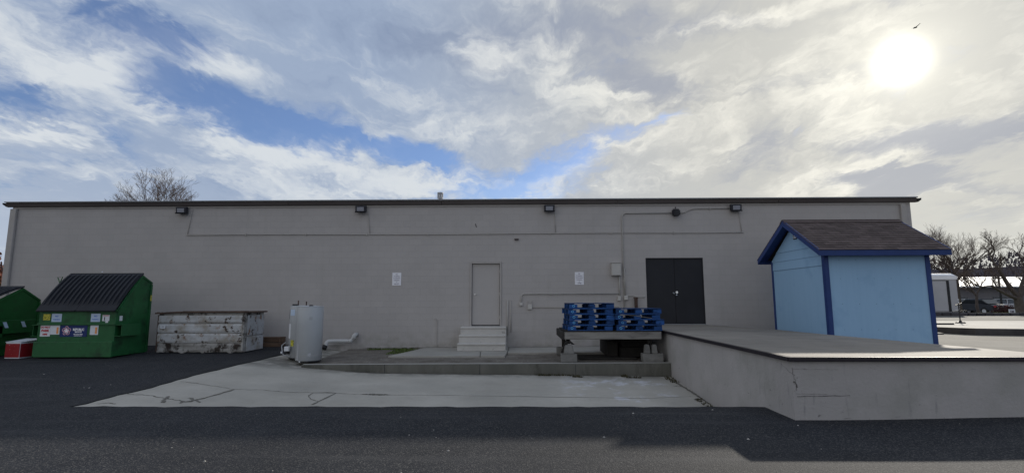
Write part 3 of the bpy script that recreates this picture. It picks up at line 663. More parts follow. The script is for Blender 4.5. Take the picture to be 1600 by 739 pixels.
MB().box(3.64, 3.73, WY-.16, WY-.08, .1, 1.66).build('upright', 'rusty', r); MB().box(3.62, 3.75, WY-.17, WY-.06, 1.66, 1.69).build('cap', 'rusty', r)

# wall signs
def sign(x, label, small):
    z = 2.30
    r = thing('wall_sign', (x, WY, z), label, 'sign', 'white parking signs on the wall')
    MB().box(x-.145, x+.145, WY-.012, WY-.002, z-.205, z+.205).build('panel', 'sign', r, bevel=.004)
    for i, (t, s, dz) in enumerate((('NO', .045, .150), ('STOPPING', .044, .085), ('STANDING', .044, .022), ('PARKING', .044, -.041), ('AT', .038, -.098), (small, .058, -.155))):
        text('lettering', t, s, (x, WY-.014, z+dz), 'ink', r, bold=.0)
    for dz in (-.19, .19): MB().lathe((x, WY-.016, z+dz), [(.006, 0), (.006, .004)], 8, 'y').build('screw', 'chrome', r)
sign(-3.985, 'small white parking sign left of the grey steel door', 'ALLEY')
sign(1.915, 'small white parking sign above the left blue pallets', 'TIME')

# roof vent
r = thing('roof_vent', (-2.74, 17.2, 4.86), 'short metal vent pipe with slotted cap above the roof edge', 'vent pipe')
MB().tube([(-2.74, 17.2, 4.85), (-2.74, 17.2, 5.12)], .045, 10).build('pipe', 'cap', r, smooth=True)
MB().tube([(-2.74, 17.2, 5.10), (-2.74, 17.2, 5.14)], .10, 14).build('collar', 'cap', r)
for k in range(8):
    a = k*math.pi/4; MB().box(-2.74+.085*math.cos(a)-.015, -2.74+.085*math.cos(a)+.015, 17.2+.085*math.sin(a)-.015, 17.2+.085*math.sin(a)+.015, 5.14, 5.27).build('bar', 'cap', r)
MB().tube([(-2.74, 17.2, 5.27), (-2.74, 17.2, 5.31)], .105, 14).build('cap', 'cap', r)

# steps
r = thing('concrete_steps', (-1.14, 15.2, .1), 'three pale painted concrete steps up to the grey steel door', 'steps')
h = .225
for k in range(3):
    y0 = 15.2+.3*k; z1 = .10+.022+h*(k+1); s = MB()
    s.prism([(-1.86+.012*k, y0+.03, .08), (-1.86+.012*k, y0+.03, z1-.06), (-1.86+.012*k, y0, z1-.045), (-1.86+.012*k, y0, z1), (-1.86+.012*k, WY-.004 if k == 2 else y0+.33, z1), (-1.86+.012*k, WY-.004 if k == 2 else y0+.33, .08)], (1.43-.012*k, 0, 0))
    s.build('step', 'steps', r, bevel=.008)
text('graffiti_mark', 'TE', .09, (-.52, 15.828, .62), 'joint', r, bold=-.001)

# drain pipe
r = thing('drain_pipe', (-5.2, 16.25, .25), 'off-white plastic drain pipe crossing low along the wall by the heaters', 'pipe')
y = 16.3
MB().tube(bend([(-6.08, y-.25, .14), (-6.07, y-.22, .345), (-5.85, y-.12, .355), (-5.32, y-.06, .345), (-5.25, y-.05, .53)], .12, 5), .060, 14).build('pipe', 'pvc', r, smooth=True)
MB().tube(bend([(-5.27, y-.055, .40), (-5.24, y-.05, .54), (-5.22, WY-.002, .54)], .08, 5), .066, 14).build('elbow', 'pvc', r, smooth=True)
MB().tube([(-5.42, y-.065, .345), (-5.31, y-.058, .345)], .068, 14).build('coupling', 'pvc', r, smooth=True)
MB().tube([(-6.12, y-.30, .12), (-6.08, y-.25, .22)], .075, 12).build('boot', 'black', r, smooth=True)

# ================================================================ DOCK
dk = thing('loading_dock', (DX, 7.12, 0), 'raised grey concrete loading dock with a black steel edge', 'loading dock')
TOP = .835
edge = [(DX, 7.12), (7.46, 7.12), (7.37, 7.7), (7.21, 8.9), (6.83, 11.6), (6.67, 13.6), (5.86, 16.2), (5.86, 16.39), (DX, 16.39)]
w = MB(); poly = [(x+.0, y) for x, y in edge]
# battered/ragged faces: subdivide the front and left faces for slight unevenness
w.prism([(x, y, -.9) for x, y in poly], (0, 0, TOP-.06+.9)); w.build('wall', 'dock_wall', dk)
s = MB(); s.prism([(x-(.012 if x == DX else 0), y-(.012 if y == 7.12 else 0), TOP-.058) for x, y in poly], (0, 0, .058)); s.build('deck', 'deck', dk)
MB().box(DX-.045, 7.44, 7.065, 7.107, TOP-.062, TOP-.004).build('edge_angle', 'edge', dk, bevel=.004)
MB().box(DX-.055, DX-.013, 7.1075, 15.9, TOP-.062, TOP-.004).build('edge_angle', 'edge', dk, bevel=.004)
def wallcrack(pts, w_, m='crackwall'):
    mb = MB()
    for a, b in zip(pts, pts[1:]):
        d_ = Vector((b[0]-a[0], 0, b[1]-a[1])); nn = Vector((-d_.z, 0, d_.x)).normalized()*w_*random.uniform(.4, .8)
        A, B = Vector((a[0], 7.116, a[1])), Vector((b[0], 7.116, b[1])); mb.add([A-nn, A+nn, B+nn*.8, B-nn*.8], [(0, 1, 2, 3)])
    mb.build('crack', m, dk, weld=False)
def zig(x0, z0, x1, z1, n, a): return [(lerp(x0, x1, i/n)+random.uniform(-a, a), lerp(z0, z1, i/n)+random.uniform(-a, a)) for i in range(n+1)]
wallcrack(zig(DX+.01, .68, DX+.05, .38, 14, .015), .007); wallcrack(zig(DX+.0, .67, DX+.62, .66, 12, .004), .003)
wallcrack(zig(DX+.02, .50, DX+.07, .44, 5, .02), .016); wallcrack(zig(DX+.03, .345, DX+.45, .338, 10, .004), .004)
wallcrack(zig(DX+.05, .31, DX+.75, .32, 10, .005), .006, 'line')
cl = MB()
for a, b in zip(zig(7.116, .60, 7.4, .70, 8, .01), zig(7.116, .60, 7.4, .70, 8, .01)[1:]):
    cl.add([(DX-.003, a[0], a[1]), (DX-.003, b[0], b[1]), (DX-.003, b[0], b[1]+.006), (DX-.003, a[0], a[1]+.006)], [(0, 1, 2, 3)])
cl.build('crack', 'crackwall', dk, weld=False)
# joints in the deck
for (xa, ya, xb, yb) in ((DX+.02, 10.2, 6.98, 10.2), (DX+.02, 13.3, 6.65, 13.3)):
    crack([(xa, ya), (xb, yb)], .012, 'deck_joint', dk, 'joint', 6, lambda x, y: TOP-.003, .003)
# ================================================================ SHED
sh = thing('garden_shed', (8.5, 13.5, .42), 'light blue shed with dark blue trim and a brown shingle roof beside the dock', 'shed')
X0, X1, Y0, Y1, ZB, ZE, ZR = 7.32, 9.80, 12.28, 14.84, .40, 2.70, 3.60
YM = (Y0+Y1)/2
sw = MB(); sw.box(X0+.02, X1-.02, Y0+.02, Y1-.02, ZB, ZE)
sw.prism([(X0+.02, Y0+.02, ZE-.001), (X0+.02, Y1-.02, ZE-.001), (X0+.02, YM, ZR-.02)], (X1-X0-.04, 0, 0)); sw.build('wall_core', 'shed_wall', sh)
# sheet siding
for a, b in ((X0, X1),):
    MB().box(a+.04, b-.0, Y0+.002, Y0+.018, ZB, ZE).build('siding_sheet', 'shed_wall', sh)
for a, b in ((Y0, Y1),):
    MB().box(X0+.002, X0+.018, a+.02, b-.0 if b < Y1 else b-.02, ZB, 2.42).build('siding_sheet', 'shed_wall', sh)
sl = (ZR-ZE)/(YM-Y0)
for z0_, z1_ in ((2.425, 2.66), (2.665, 2.90), (2.905, 3.58)):
    def yl(z): return max(Y0+.03, Y0+.03+(z-ZE)/sl)
    yh = lambda z: Y0+Y1-yl(z)
    P = [(X0-.004, yl(z0_), z0_), (X0-.004, yh(z0_), z0_)]
    if yl(z1_) > yl(z0_) and z0_ < ZE: P.append((X0-.004, yh(ZE), ZE)) if yl(z0_) == yl(ZE) and z1_ > ZE else None
    P += [(X0-.004, yh(z1_), z1_), (X0-.004, yl(z1_), z1_)]
    if z0_ < ZE and z1_ > ZE: P.append((X0-.004, yl(ZE), ZE))
    g = MB(); g.prism(P, (.02, 0, 0)); g.v = [(x-(.010 if z < z0_+.001 and x < X0 else 0), y, z) for x, y, z in g.v]; g.build('gable_board', 'shed_wall', sh)
MB().box(X0-.016, X0+.09, Y0-.02, Y0+.0015, ZB, ZE-.02).build('corner_trim', 'shed_trim', sh)
MB().box(X0-.018, X0-.0045, Y0+.002, Y0+.085, ZB, ZE-.02).build('corner_trim', 'shed_trim', sh)
MB().box(X1-.09, X1+.016, Y0-.02, Y0+.0015, ZB, ZE-.02).build('corner_trim', 'shed_trim', sh)
MB().box(X0-.018, X0-.0045, Y1-.085, Y1, ZB, ZE-.02).build('corner_trim', 'shed_trim', sh)
MB().box(X1-.02, X1+.016, Y0+.002, Y0+.085, ZB, ZE-.02).build('corner_trim', 'shed_trim', sh)
for zz_ in (.9, 1.5, 2.1, 2.55):
    for xx_ in (X0+.35, X0+.75, X0+1.15, X0+1.55, X0+1.95): MB().lathe((xx_, Y0-.001, zz_), [(.007, 0), (.007, .004)], 6, 'y').build('nail_head', 'shed_trim', sh)
# gable vent with louvres
vx = X0-.03
vf = MB(); vf.box(vx, vx+.014, YM-.20, YM-.02, 3.19, 3.21); vf.box(vx, vx+.014, YM-.20, YM-.02, 3.35, 3.37); vf.box(vx, vx+.014, YM-.20, YM-.185, 3.2105, 3.3495); vf.box(vx, vx+.014, YM-.035, YM-.02, 3.2105, 3.3495)
vt = vf.build('gable_vent', 'joint', sh)
for k in range(3): MB().prism([(vx-.012, YM-.185, 3.215+k*.045), (vx+.012, YM-.185, 3.245+k*.045), (vx+.012, YM-.185, 3.25+k*.045), (vx-.012, YM-.185, 3.22+k*.045)], (0, .15, 0)).build('louvre', 'label', vt)
# roof
RX0, RX1, EY0 = X0-.26, 10.13, Y0-.27
EY1 = Y0+Y1-EY0; EZ, RZ = 2.80, 3.72
rs = (RZ-EZ)/(YM-EY0); ln = math.hypot(RZ-EZ, YM-EY0); th = math.atan(rs)
rf = MB()
rf.prism([(RX0+.02, EY0+.02, EZ-.03), (RX0+.02, YM, RZ-.03), (RX0+.02, EY1-.02, EZ-.03), (RX0+.02, EY1-.02, EZ-.055), (RX0+.02, YM, RZ-.055), (RX0+.02, EY0+.02, EZ-.055)], (RX1-RX0-.04, 0, 0))
rf = rf.build('roof', 'roofdeck', sh)
# soffit boards, rakes and fascias
for sgn, ey in ((1, EY0), (-1, EY1)):
    for xa, xb in ((RX0-.012, RX0+.018), (RX1-.018, RX1+.012)):
        MB().prism([(xa, ey, EZ-.01), (xa, YM-sgn*.001, RZ-.01), (xa, YM-sgn*.001, RZ-.175), (xa, ey+sgn*.0, EZ-.165)], (xb-xa, 0, 0)).build('rake_board', 'shed_trim', sh)
    MB().box(RX0+.02, RX1-.02, min(ey, ey+sgn*.02), max(ey, ey+sgn*.02), EZ-.165, EZ-.012).build('fascia', 'shed_trim', sh)
    for xa, xb in ((RX0+.02, X0-.02), (X1+.02, RX1-.02)):
        MB().prism([(xa, ey+sgn*.022, EZ-.080), (xa, YM-sgn*.002, RZ-.085), (xa, YM-sgn*.002, RZ-.10), (xa, ey+sgn*.022, EZ-.10)], (xb-xa, 0, 0)).build('soffit', 'shed_trim', sh)
    MB().box(X0-.018, X1, min(ey+sgn*.022, ey+sgn*.248), max(ey+sgn*.022, ey+sgn*.248), EZ-.155, EZ-.14).build('soffit', 'shed_trim', sh)
# shingles: tabs in overlapping courses, front and back slopes
nr, nt_ = 13, 10; sw_ = (RX1-RX0+.04)/nt_
tabm = []
for k in range(4):
    t = MB(); e = random.uniform(0, .006)
    t.add([(.004, 0, 0), (sw_-.004, e, 0), (sw_-.004, .26, .002), (.004, .26, .002), (.004, 0, .014), (sw_-.004, e, .014), (sw_-.004, .26, .004), (.004, .26, .004)],
          [(0, 3, 2, 1), (4, 5, 6, 7), (0, 1, 5, 4), (1, 2, 6, 5), (2, 3, 7, 6), (3, 0, 4, 7)])
    o = t.build('shingle', 'shingle'); tabm.append(o.data); bpy.data.objects.remove(o)
roff = Vector(sh.location)
for side in (0, 1):
    for rr in range(nr):
        for c in range(nt_+(rr % 2)):
            xx = RX0-.02+c*sw_-(sw_/2 if rr % 2 else 0)
            sxx = 1.
            if rr % 2 and c == 0: xx = RX0-.02; sxx = .5
            if rr % 2 and c == nt_: sxx = .5
            o = bpy.data.objects.new('shingle', random.choice(tabm)); COL.objects.link(o); o.parent = rf
            d_ = -.02+rr*(ln-.05)/nr
            yy, zz = EY0+d_*math.cos(th), EZ-.027+d_*math.sin(th)+random.uniform(0, .003)
            if side == 0: o.location = Vector((xx, yy, zz))-roff; o.rotation_euler = (th-.045, 0, 0); o.scale = (sxx, 1, 1)
            else: o.location = Vector((xx+sw_*sxx, EY0+EY1-yy, zz))-roff; o.rotation_euler = (th-.045, 0, math.pi); o.scale = (sxx, 1, 1)
MB().prism([(RX0-.02, YM-.14, RZ-.075), (RX0-.02, YM, RZ+.012), (RX0-.02, YM+.14, RZ-.075), (RX0-.02, YM+.14, RZ-.082), (RX0-.02, YM, RZ+.004), (RX0-.02, YM-.14, RZ-.082)], (RX1-RX0+.04, 0, 0)).build('ridge_cap', 'shingle', rf)

# ================================================================ DUMPSTERS
def dumpster(x0, x1, yf, zf, yp, zp, yb, zb, g, label, ribs=13, gm='green'):
    r = thing('dumpster', ((x0+x1)/2, yf, g), label, 'dumpster', 'green lidded dumpsters')
    k = MB()
    prof = [(yf, g+.04), (yf, zf), (yp, zp-.03), (yp+.05, zp), (yb, zb), (yb, g+.04)]
    # hollow steel shell: two side plates, front, back, floor
    for xa in (x0, x1-.03): k.prism([(xa, y, z) for y, z in prof], (.03, 0, 0))
    k.box(x0+.031, x1-.031, yf, yf+.03, g+.04, zf); k.box(x0+.031, x1-.031, yb-.03, yb, g+.04, zb-.02); k.box(x0+.031, x1-.031, yf+.031, yb-.031, g+.06, g+.09)
    k.build('body', gm, r, bevel=.005)
    hf = zf-g
    MB().prism([(x0-.015, yf-.075, g+.03), (x0-.015, yf-.075, g+.36*hf-.01), (x0-.015, yf-.045, g+.36*hf), (x0-.015, yf-.001, g+.36*hf), (x0-.015, yf-.001, g+.03)], (x1-x0+.03, 0, 0)).build('front_step', gm, r, bevel=.008)
    MB().box(x0-.01, x1+.01, yf-.035, yf-.001, g+.70*hf, g+.74*hf).build('front_rib', gm, r, bevel=.006)
    MB().box(x0-.02, x1+.02, yf-.045, yf+.02, zf+.001, zf+.035).build('front_rim', 'green_dark', r, bevel=.006)
    MB().prism([(x1+.001, yf+.02, zf-.02), (x1+.001, yp, zp-.05), (x1+.001, yp+.05, zp-.02), (x1+.001, yb, zb-.02), (x1+.001, yb, zb-.07), (x1+.001, yp+.05, zp-.08), (x1+.001, yf+.04, zf-.05)], (.022, 0, 0)).build('side_rim', gm, r)
    MB().box(x1+.001, x1+.03, yb-.06, yb+.005, g+.06, zb-.08).build('corner_post', gm, r)
    # fork pocket: an open channel on each side
    for xa, s in ((x1, 1), (x0, -1)):
        a, b = (xa+.001*s, xa+.16*s); lo, hi = min(a, b), max(a, b); z0_, z1_ = g+.47*hf, g+.70*hf
        pk = MB(); ya, yb_ = yf-.02, yf+.72
        pk.box(lo, hi, ya, yb_, z1_, z1_+.012); pk.box(lo, hi, ya, yb_, z0_-.012, z0_); o_ = b-.012*s; pk.box(min(o_, b), max(o_, b), ya+.05, yb_, z0_+.0005, z1_-.0005)
        pk.build('fork_pocket', gm, r)
    # ribbed lid bowed between front edge and ridge
    def P(t): 
        y = lerp(yf-.07, yp+.06, t); z = lerp(zf+.03, zp+.035, t)+.085*math.sin(math.pi*t)*.9; return y, z
    for half in (0, 1):
        a = lerp(x0-.04, x1+.02, half*.5)+.004; b = lerp(x0-.04, x1+.02, half*.5+.5)-.004
        lid = MB(); n = 10
        for i in range(n+1):
            y, z = P(i/n)
            for x in (a, b): lid.v.append((x, y, z))
        for i in range(n+1):
            y, z = P(i/n)
            for x in (a, b): lid.v.append((x, y+.012, z-.025))
        for i in range(n):
            q = 2*i; lid.f += [(q, q+1, q+3, q+2), (q+2*(n+1), q+2+2*(n+1), q+3+2*(n+1), q+1+2*(n+1)), (q, q+2, q+2+2*(n+1), q+2*(n+1)), (q+1, q+1+2*(n+1), q+3+2*(n+1), q+3)]
        m_ = 2*(n+1); lid.f += [(0, m_, m_+1, 1), (2*n, 2*n+1, m_+2*n+1, m_+2*n)]
        lo = lid.build('lid', 'lid', r)
        nrb = ribs//2+1
        for c in range(nrb):
            xc = lerp(a, b, (c+.5)/nrb); w_ = (b-a)/nrb*.27; rb = MB(); m = 10
            for i in range(m+1):
                t = lerp(.10, .96, i/m); y, z = P(t); hgt = .038*min(1, i/1.2, (m-i)/1.2+.2)
                for dx, dz in ((-w_, .001), (-w_*.6, hgt), (w_*.6, hgt), (w_, .001)): rb.v.append((xc+dx, y-dz*.6, z+dz*.8+.001))
            for i in range(m):
                for q in range(3): rb.f.append((i*4+q, i*4+q+1, i*4+q+5, i*4+q+4))
            rb.f += [(0, 1, 2, 3), (m*4+3, m*4+2, m*4+1, m*4)]
            rb.build('rib', 'lid', lo)
        MB().box(a+.01, b-.01, yf-.095, yf-.04, zf-.005, zf+.030).build('lid_lip', 'lid', lo, bevel=.006)
    MB().tube([(x0-.02, yp+.07, zp+.03), (x1, yp+.07, zp+.03)], .02, 8).build('hinge_rod', 'black', r)
    return r
YF, GD = 13.5, .125
dp = dumpster(-12.84, -10.76, YF, 1.35, 14.28, 2.36, 14.72, 2.17, GD, 'large green dumpster with black ribbed lids, stickers and a navy panel', 14)
MB().tube([(-12.90, 14.10, 2.05), (-13.02, 14.12, 2.28), (-12.90, 14.14, 2.30), (-12.98, 14.15, 2.10)], .012, 6).build('lid_hook', 'green_dark', dp)
MB().lathe((-11.95, 14.34, 2.43), [(.02, 0), (.02, .02), (.008, .03)], 8).build('bolt', 'label', dp)
def sticker(x0, x1, z0, z1, m, name='sticker', y=YF-.003, root=dp): return MB().box(x0, x1, y-.004, y, z0, z1).build(name, m, root)
sticker(-12.72, -12.53, 1.115, 1.275, 'yellow'); s_ = sticker(-12.49, -12.22, 1.07, 1.285, 'labelblue')
text('lettering', 'NO', .055, (-12.355, YF-.009, 1.215), 'print_blue', s_, bold=.002); text('lettering', 'PARKING', .045, (-12.355, YF-.009, 1.13), 'print_blue', s_, bold=.001)
s_ = sticker(-11.43, -11.18, 1.07, 1.285, 'labelblue')
text('lettering', 'NO', .055, (-11.305, YF-.009, 1.215), 'print_blue', s_, bold=.002); text('lettering', 'PARKING', .042, (-11.305, YF-.009, 1.13), 'print_blue', s_, bold=.001)
s_ = sticker(-11.12, -10.93, 1.09, 1.25, 'label'); sticker(-11.03, -10.96, 1.045, 1.092, 'label')
text('lettering', 'i', .12, (-11.06, YF-.009, 1.15), 'joint', s_, bold=.006); sticker(-11.10, -10.95, 1.225, 1.24, 'red', 'stripe', YF-.0075)
for xa in (-12.76,):
    s_ = sticker(xa, xa+.27, .69, .985, 'label')
    text('lettering', 'DO NOT', .072, (xa+.135, YF-.009, .925), 'red', s_, bold=.003, sx=.85); text('lettering', 'PARK', .085, (xa+.135, YF-.009, .84), 'red', s_, bold=.004); text('lettering', 'HERE', .055, (xa+.135, YF-.009, .745), 'red', s_, bold=.003)
sticker(-12.485, -12.24, .74, .985, 'label'); sticker(-12.32, -12.27, .76, .93, 'orange', y=YF-.0075)
s_ = sticker(-11.42, -11.20, .73, .985, 'label'); sticker(-11.28, -11.23, .76, .93, 'orange', y=YF-.0075)
pn = sticker(-12.225, -11.50, .68, .985, 'navy', 'panel')
text('lettering', 'REPUBLIC', .085, (-11.73, YF-.009, .865), 'print_white', pn, bold=.004, sx=.82); text('lettering', 'SERVICES', .045, (-11.73, YF-.009, .805), 'print_white', pn, bold=.002)
text('lettering', 'RECYCLE HERE', .036, (-11.73, YF-.009, .745), 'print_white', pn, bold=.0015); text('lettering', 'republicservices.com', .026, (-11.73, YF-.009, .710), 'print_white', pn, bold=.001)
cx, cz = -12.05, .835
for k in range(5):
    a = math.pi/2+k*2*math.pi/5; pts = []
    for q in range(13):
        b_ = q*2*math.pi/12; pts.append((cx+.075*math.cos(a)+.040*math.cos(b_), YF-.010, cz+.075*math.sin(a)+.040*math.sin(b_)))
    MB().tube(pts, .009, 4).build('emblem_loop', 'emblem', pn)
st = MB(); pts = []
for k in range(10):
    rr_ = .085 if k % 2 == 0 else .036; a = math.pi/2+k*math.pi/5; pts.append((cx+rr_*math.cos(a), YF-.013, cz+rr_*math.sin(a)))
st.prism(pts, (0, .005, 0)); st.build('emblem_star', 'print_white', pn)
MB().box(-10.7585, -10.755, 13.62, 13.72, 1.09, 1.22).build('sticker', 'label', dp)
MB().box(-10.7285, -10.724, 14.66, 14.715, 1.62, 1.78).build('sticker', 'yellow', dp)
MB().lathe((-10.62, 13.62, .72), [(.025, -.005), (.025, .01)], 8, 'x').build('bolt', 'label', dp)

d2 = dumpster(-16.2, -14.12, 12.95, 1.30, 14.22, 2.0, 14.82, 1.68, .11, 'darker green dumpster half cut off at the left of the photo', 14, 'green_dark')
for y in (13.72, 14.22): MB().prism([(-13.955, y, .90), (-13.955, y+.10, .90), (-13.955, y+.02, 1.06), (-13.955, y-.08, 1.06)], (.004, 0, 0)).build('reflector', 'labelblue', d2)
MB().box(-14.118, -13.96, 12.93, 14.60, .74, 1.10).build('side_channel', 'green_dark', d2, bevel=.01)
MB().prism([(-14.119, 12.95, .42), (-14.119, 14.75, .42), (-14.119, 14.75, .50), (-14.119, 12.95, .50)], (.06, 0, 0)).build('side_rib', 'green_dark', d2)

# carton between the dumpsters
cb = thing('carton', (-13.33, 13.45, GD), 'red and white cardboard box on the asphalt between the dumpsters', 'box')
b_ = MB(); b_.box(-13.55, -13.16, 13.40, 13.95, GD, GD+.42); b_.build('box', 'label', cb, bevel=.006)
q = MB().box(-13.545, -13.165, 13.392, 13.399, GD+.03, GD+.385).build('front_print', 'darkred', cb)
MB().box(-13.159, -13.153, 13.405, 13.84, GD+.03, GD+.38).build('side_print', 'darkred', cb)
MB().prism([(-13.56, 13.39, GD+.421), (-13.15, 13.39, GD+.421), (-12.99, 13.97, GD+.47), (-13.56, 13.97, GD+.47)], (0, 0, .012)).build('lid', 'label', cb)
text('lettering', 'BUD', .13, (-13.40, 13.388, GD+.22), 'label', q, bold=.001, sx=.7) if False else None

# battered white metal bin
wb = thing('metal_bin', (-9.1, 14.5, .15), 'battered white steel bin with ribbed sides and a rusty rim', 'bin')
bx0, bx1, by0, by1, g = -10.34, -7.80, 14.50, 15.55, .15
sh_ = MB(); sh_.box(bx0+.02, bx1-.02, by0+.02, by0+.05, g+.03, 1.30); sh_.box(bx0+.02, bx1-.02, by1-.05, by1-.02, g+.03, 1.30); sh_.box(bx0+.02, bx0+.05, by0+.051, by1-.051, g+.03, 1.30); sh_.box(bx1-.05, bx1-.02, by0+.051, by1-.051, g+.03, 1.30)
sh_.box(bx0+.051, bx1-.051, by0+.051, by1-.051, g+.03, g+.06); sh_.build('shell', 'whitebin_low', wb)
def dented(x0, x1, z0, z1, y, bulge, name='side_panel', m='whitebin', low=False):
    mb = MB(); n, k = 24, 5; sd_ = random.random()*9
    for j in range(k+1):
        for i in range(n+1):
            x = lerp(x0, x1, i/n); z = lerp(z0, z1, j/k); e = math.sin(math.pi*j/k)
            dz = 0
            if low and j == 0: dz = .035*math.sin(i*.9+sd_)+(.02*math.sin(i*2.3))
            mb.v.append((x, y-bulge*min(1., e*2.5)-.008*math.sin(x*6+sd_)*math.sin(z*9+sd_)*e+(.05*math.exp(-((x+9.9)/.5)**2)*e if low else 0), z+dz))
    for j in range(k):
        for i in range(n): mb.f.append((j*(n+1)+i, j*(n+1)+i+1, (j+1)*(n+1)+i+1, (j+1)*(n+1)+i))
    o = len(mb.v); mb.v += [(x, y+.018, z) for x, y_, z in mb.v[:]]
    N_ = (n+1)
    for i in range(n): mb.f += [(i, o+i, o+i+1, i+1), (k*N_+i, k*N_+i+1, o+k*N_+i+1, o+k*N_+i)]
    return mb.build(name, m, wb, smooth=False)
for z0_, z1_, lw in ((.985, 1.205, 0), (.715, .965, 0), (.435, .695, 0), (.19, .415, 1)):
    dented(bx0+.02+.02*(1-z0_), bx1-.10, z0_, z1_, by0, .016, m='whitebin_low' if lw else 'whitebin', low=bool(lw))
for z0_, z1_ in ((.19, .60), (.62, 1.205)): MB().box(bx1-.018, bx1+.006, by0+.10, by1-.02, z0_, z1_).build('end_panel', 'whitebin', wb, bevel=.006)
MB().box(bx1-.095, bx1-.03, by0-.03, by0+.018, g+.05, 1.22).build('corner_post', 'whitebin_low', wb, bevel=.01)
MB().box(bx0-.0, bx0+.035, by0-.015, by0+.018, g+.05, 1.22).build('corner_post', 'rusty', wb, bevel=.008)
rm = MB(); rx = [lerp(bx0-.06, bx1+.06, i/12) for i in range(13)]
def rz(x): return 1.245+.035*sstep(x, bx0, bx0+.7)
for i in range(12):
    rm.prism([(rx[i], by0-.055, rz(rx[i])), (rx[i+1], by0-.055, rz(rx[i+1])), (rx[i+1], by0+.018, rz(rx[i+1])), (rx[i], by0+.018, rz(rx[i]))], (0, 0, .04))
rm.box(bx0-.06, bx0+.02, by0+.0185, by1+.04, 1.25, 1.30); rm.box(bx1-.02, bx1+.06, by0+.0185, by1+.04, 1.27, 1.31); rm.box(bx0+.021, bx1-.021, by1-.02, by1+.04, 1.27, 1.31)
rm.build('rim', 'rusty', wb)
s_ = MB().box(-10.22, -10.08, by0-.045, by0-.040, .84, .935).build('sticker', 'label', wb); MB().box(-10.19, -10.11, by0-.0465, by0-.0455, .885, .90).build('print', 'ink', s_)
for x in (-10.1, -8.3): MB().box(x, x+.12, by0+.05, by1-.05, g-.02, g+.0295).build('skid', 'black', wb)

# low timber crate behind it
r = thing('timber_crate', (-7.8, 16.1, .19), 'low brown timber box on the ground behind the white bin', 'crate')
for z in (.19, .33): MB().box(-8.35, -7.52, 15.95, 15.98, z, z+.125).build('plank', 'wood_brown', r, bevel=.004)
for z in (.19, .33): MB().box(-7.515, -7.485, 15.95, 16.35, z, z+.125).build('plank', 'wood_brown', r, bevel=.004)
MB().box(-8.36, -7.48, 15.94, 16.35, .457, .48).build('top_board', 'wood_brown', r, bevel=.004)

# ================================================================ WATER HEATERS
def heater(x, y, rad, z0, h, label):
    r = thing('water_heater', (x, y, z0), label, 'water heater', 'old water heaters')
    MB().lathe((x, y, z0), [(rad*.97, .03), (rad, .035), (rad, h-.02), (rad*.985, h-.005)], 40).build('tank', 'heater', r, smooth=True)
    MB().lathe((x, y, z0), [(rad*.94, 0), (rad*.94, .029)], 32).build('base', 'black', r)
    MB().lathe((x, y, z0), [(rad*.99, h-.0045), (rad*1.004, h), (rad*.99, h+.012), (rad*.4, h+.02)], 40).build('top', 'heater', r, smooth=True)
    MB().lathe((x, y, z0), [(rad*1.003, h*.985-.05), (rad*1.003, h*.985-.045)], 40).build('seam', 'frame_grey', r)
    return r
h1 = heater(-5.46, 13.28, .322, .07, 1.385, 'front grey water heater standing at the end of the kerb')
MB().lathe((-5.40, 13.15, 1.475), [(.055, 0), (.055, .02), (.02, .03)], 12).build('cap', 'black', h1)
a0 = R(-110)
def patch(x, y, rad, a, b, z0, z1, name, m, root, t=.004):
    mb = MB(); n = 6; V = []
    for rr_ in (rad+.001, rad+t):
        for i in range(n+1):
            q = R(lerp(a, b, i/n))
            for z in (z0, z1): V.append((x+rr_*math.cos(q), y+rr_*math.sin(q), z))
    mb.v = V; o = 2*(n+1)
    for i in range(n): mb.f += [(o+2*i, o+2*i+2, o+2*i+3, o+2*i+1), (2*i, 2*i+1, 2*i+3, 2*i+2), (2*i+1, o+2*i+1, o+2*i+3, 2*i+3), (2*i, 2*i+2, o+2*i+2, o+2*i)]
    mb.f += [(0, o, o+1, 1), (2*n, 2*n+1, o+2*n+1, o+2*n)]
    return mb.build(name, m, root)
patch(-5.46, 13.28, .322, -128, -116, .12, .56, 'rating_label', 'cap', h1)
MB().lathe((-5.46, 13.28, .07), [(.3235, .16), (.3235, .166)], 40).build('seam', 'frame_grey', h1)
patch(-5.46, 13.28, .322, -72, -58, .22, .30, 'access_cover', 'cap', h1)
patch(-5.46, 13.28, .322, -72, -58, 1.12, 1.20, 'access_cover', 'cap', h1)
patch(-5.46, 13.28, .322, -112, -104, .075, .10, 'sticker', 'label', h1)
h2 = heater(-5.90, 13.86, .33, .085, 1.38, 'rear grey water heater with pipe stubs and yellow label, half hidden')
for i_, (xx, hh) in enumerate(((-6.02, .16), (-5.80, .13))):
    MB().tube([(xx, 13.80, 1.46), (xx, 13.80, 1.46+hh)], .018, 8).build('pipe_stub', 'rusty', h2)
MB().tube([(-6.15, 13.75, 1.50), (-6.02, 13.75, 1.50)], .022, 8).build('valve', 'black', h2)
patch(-5.90, 13.86, .33, -150, -128, .62, 1.0, 'rating_label', 'label', h2); patch(-5.90, 13.86, .33, -135, -105, 1.22, 1.38, 'rating_label', 'labelblue', h2)
patch(-5.90, 13.86, .33, -178, -166, 1.12, 1.38, 'warning_strip', 'black', h2, .012)
patch(-5.90, 13.86, .33, -122, -104, .42, .58, 'yellow_tag', 'yellow', h2); patch(-5.90, 13.86, .33, -150, -125, .22, .40, 'gas_control', 'black', h2, .07)
MB().box(-6.19, -6.06, 13.45, 13.55, .30, .42).build('control_box', 'label', h2, bevel=.01)
MB().tube(bend([(-6.22, 13.62, .52), (-6.32, 13.58, .44), (-6.24, 13.52, .20), (-6.06, 13.54, .16)], .05), .014, 6).build('gas_line', 'cap', h2)
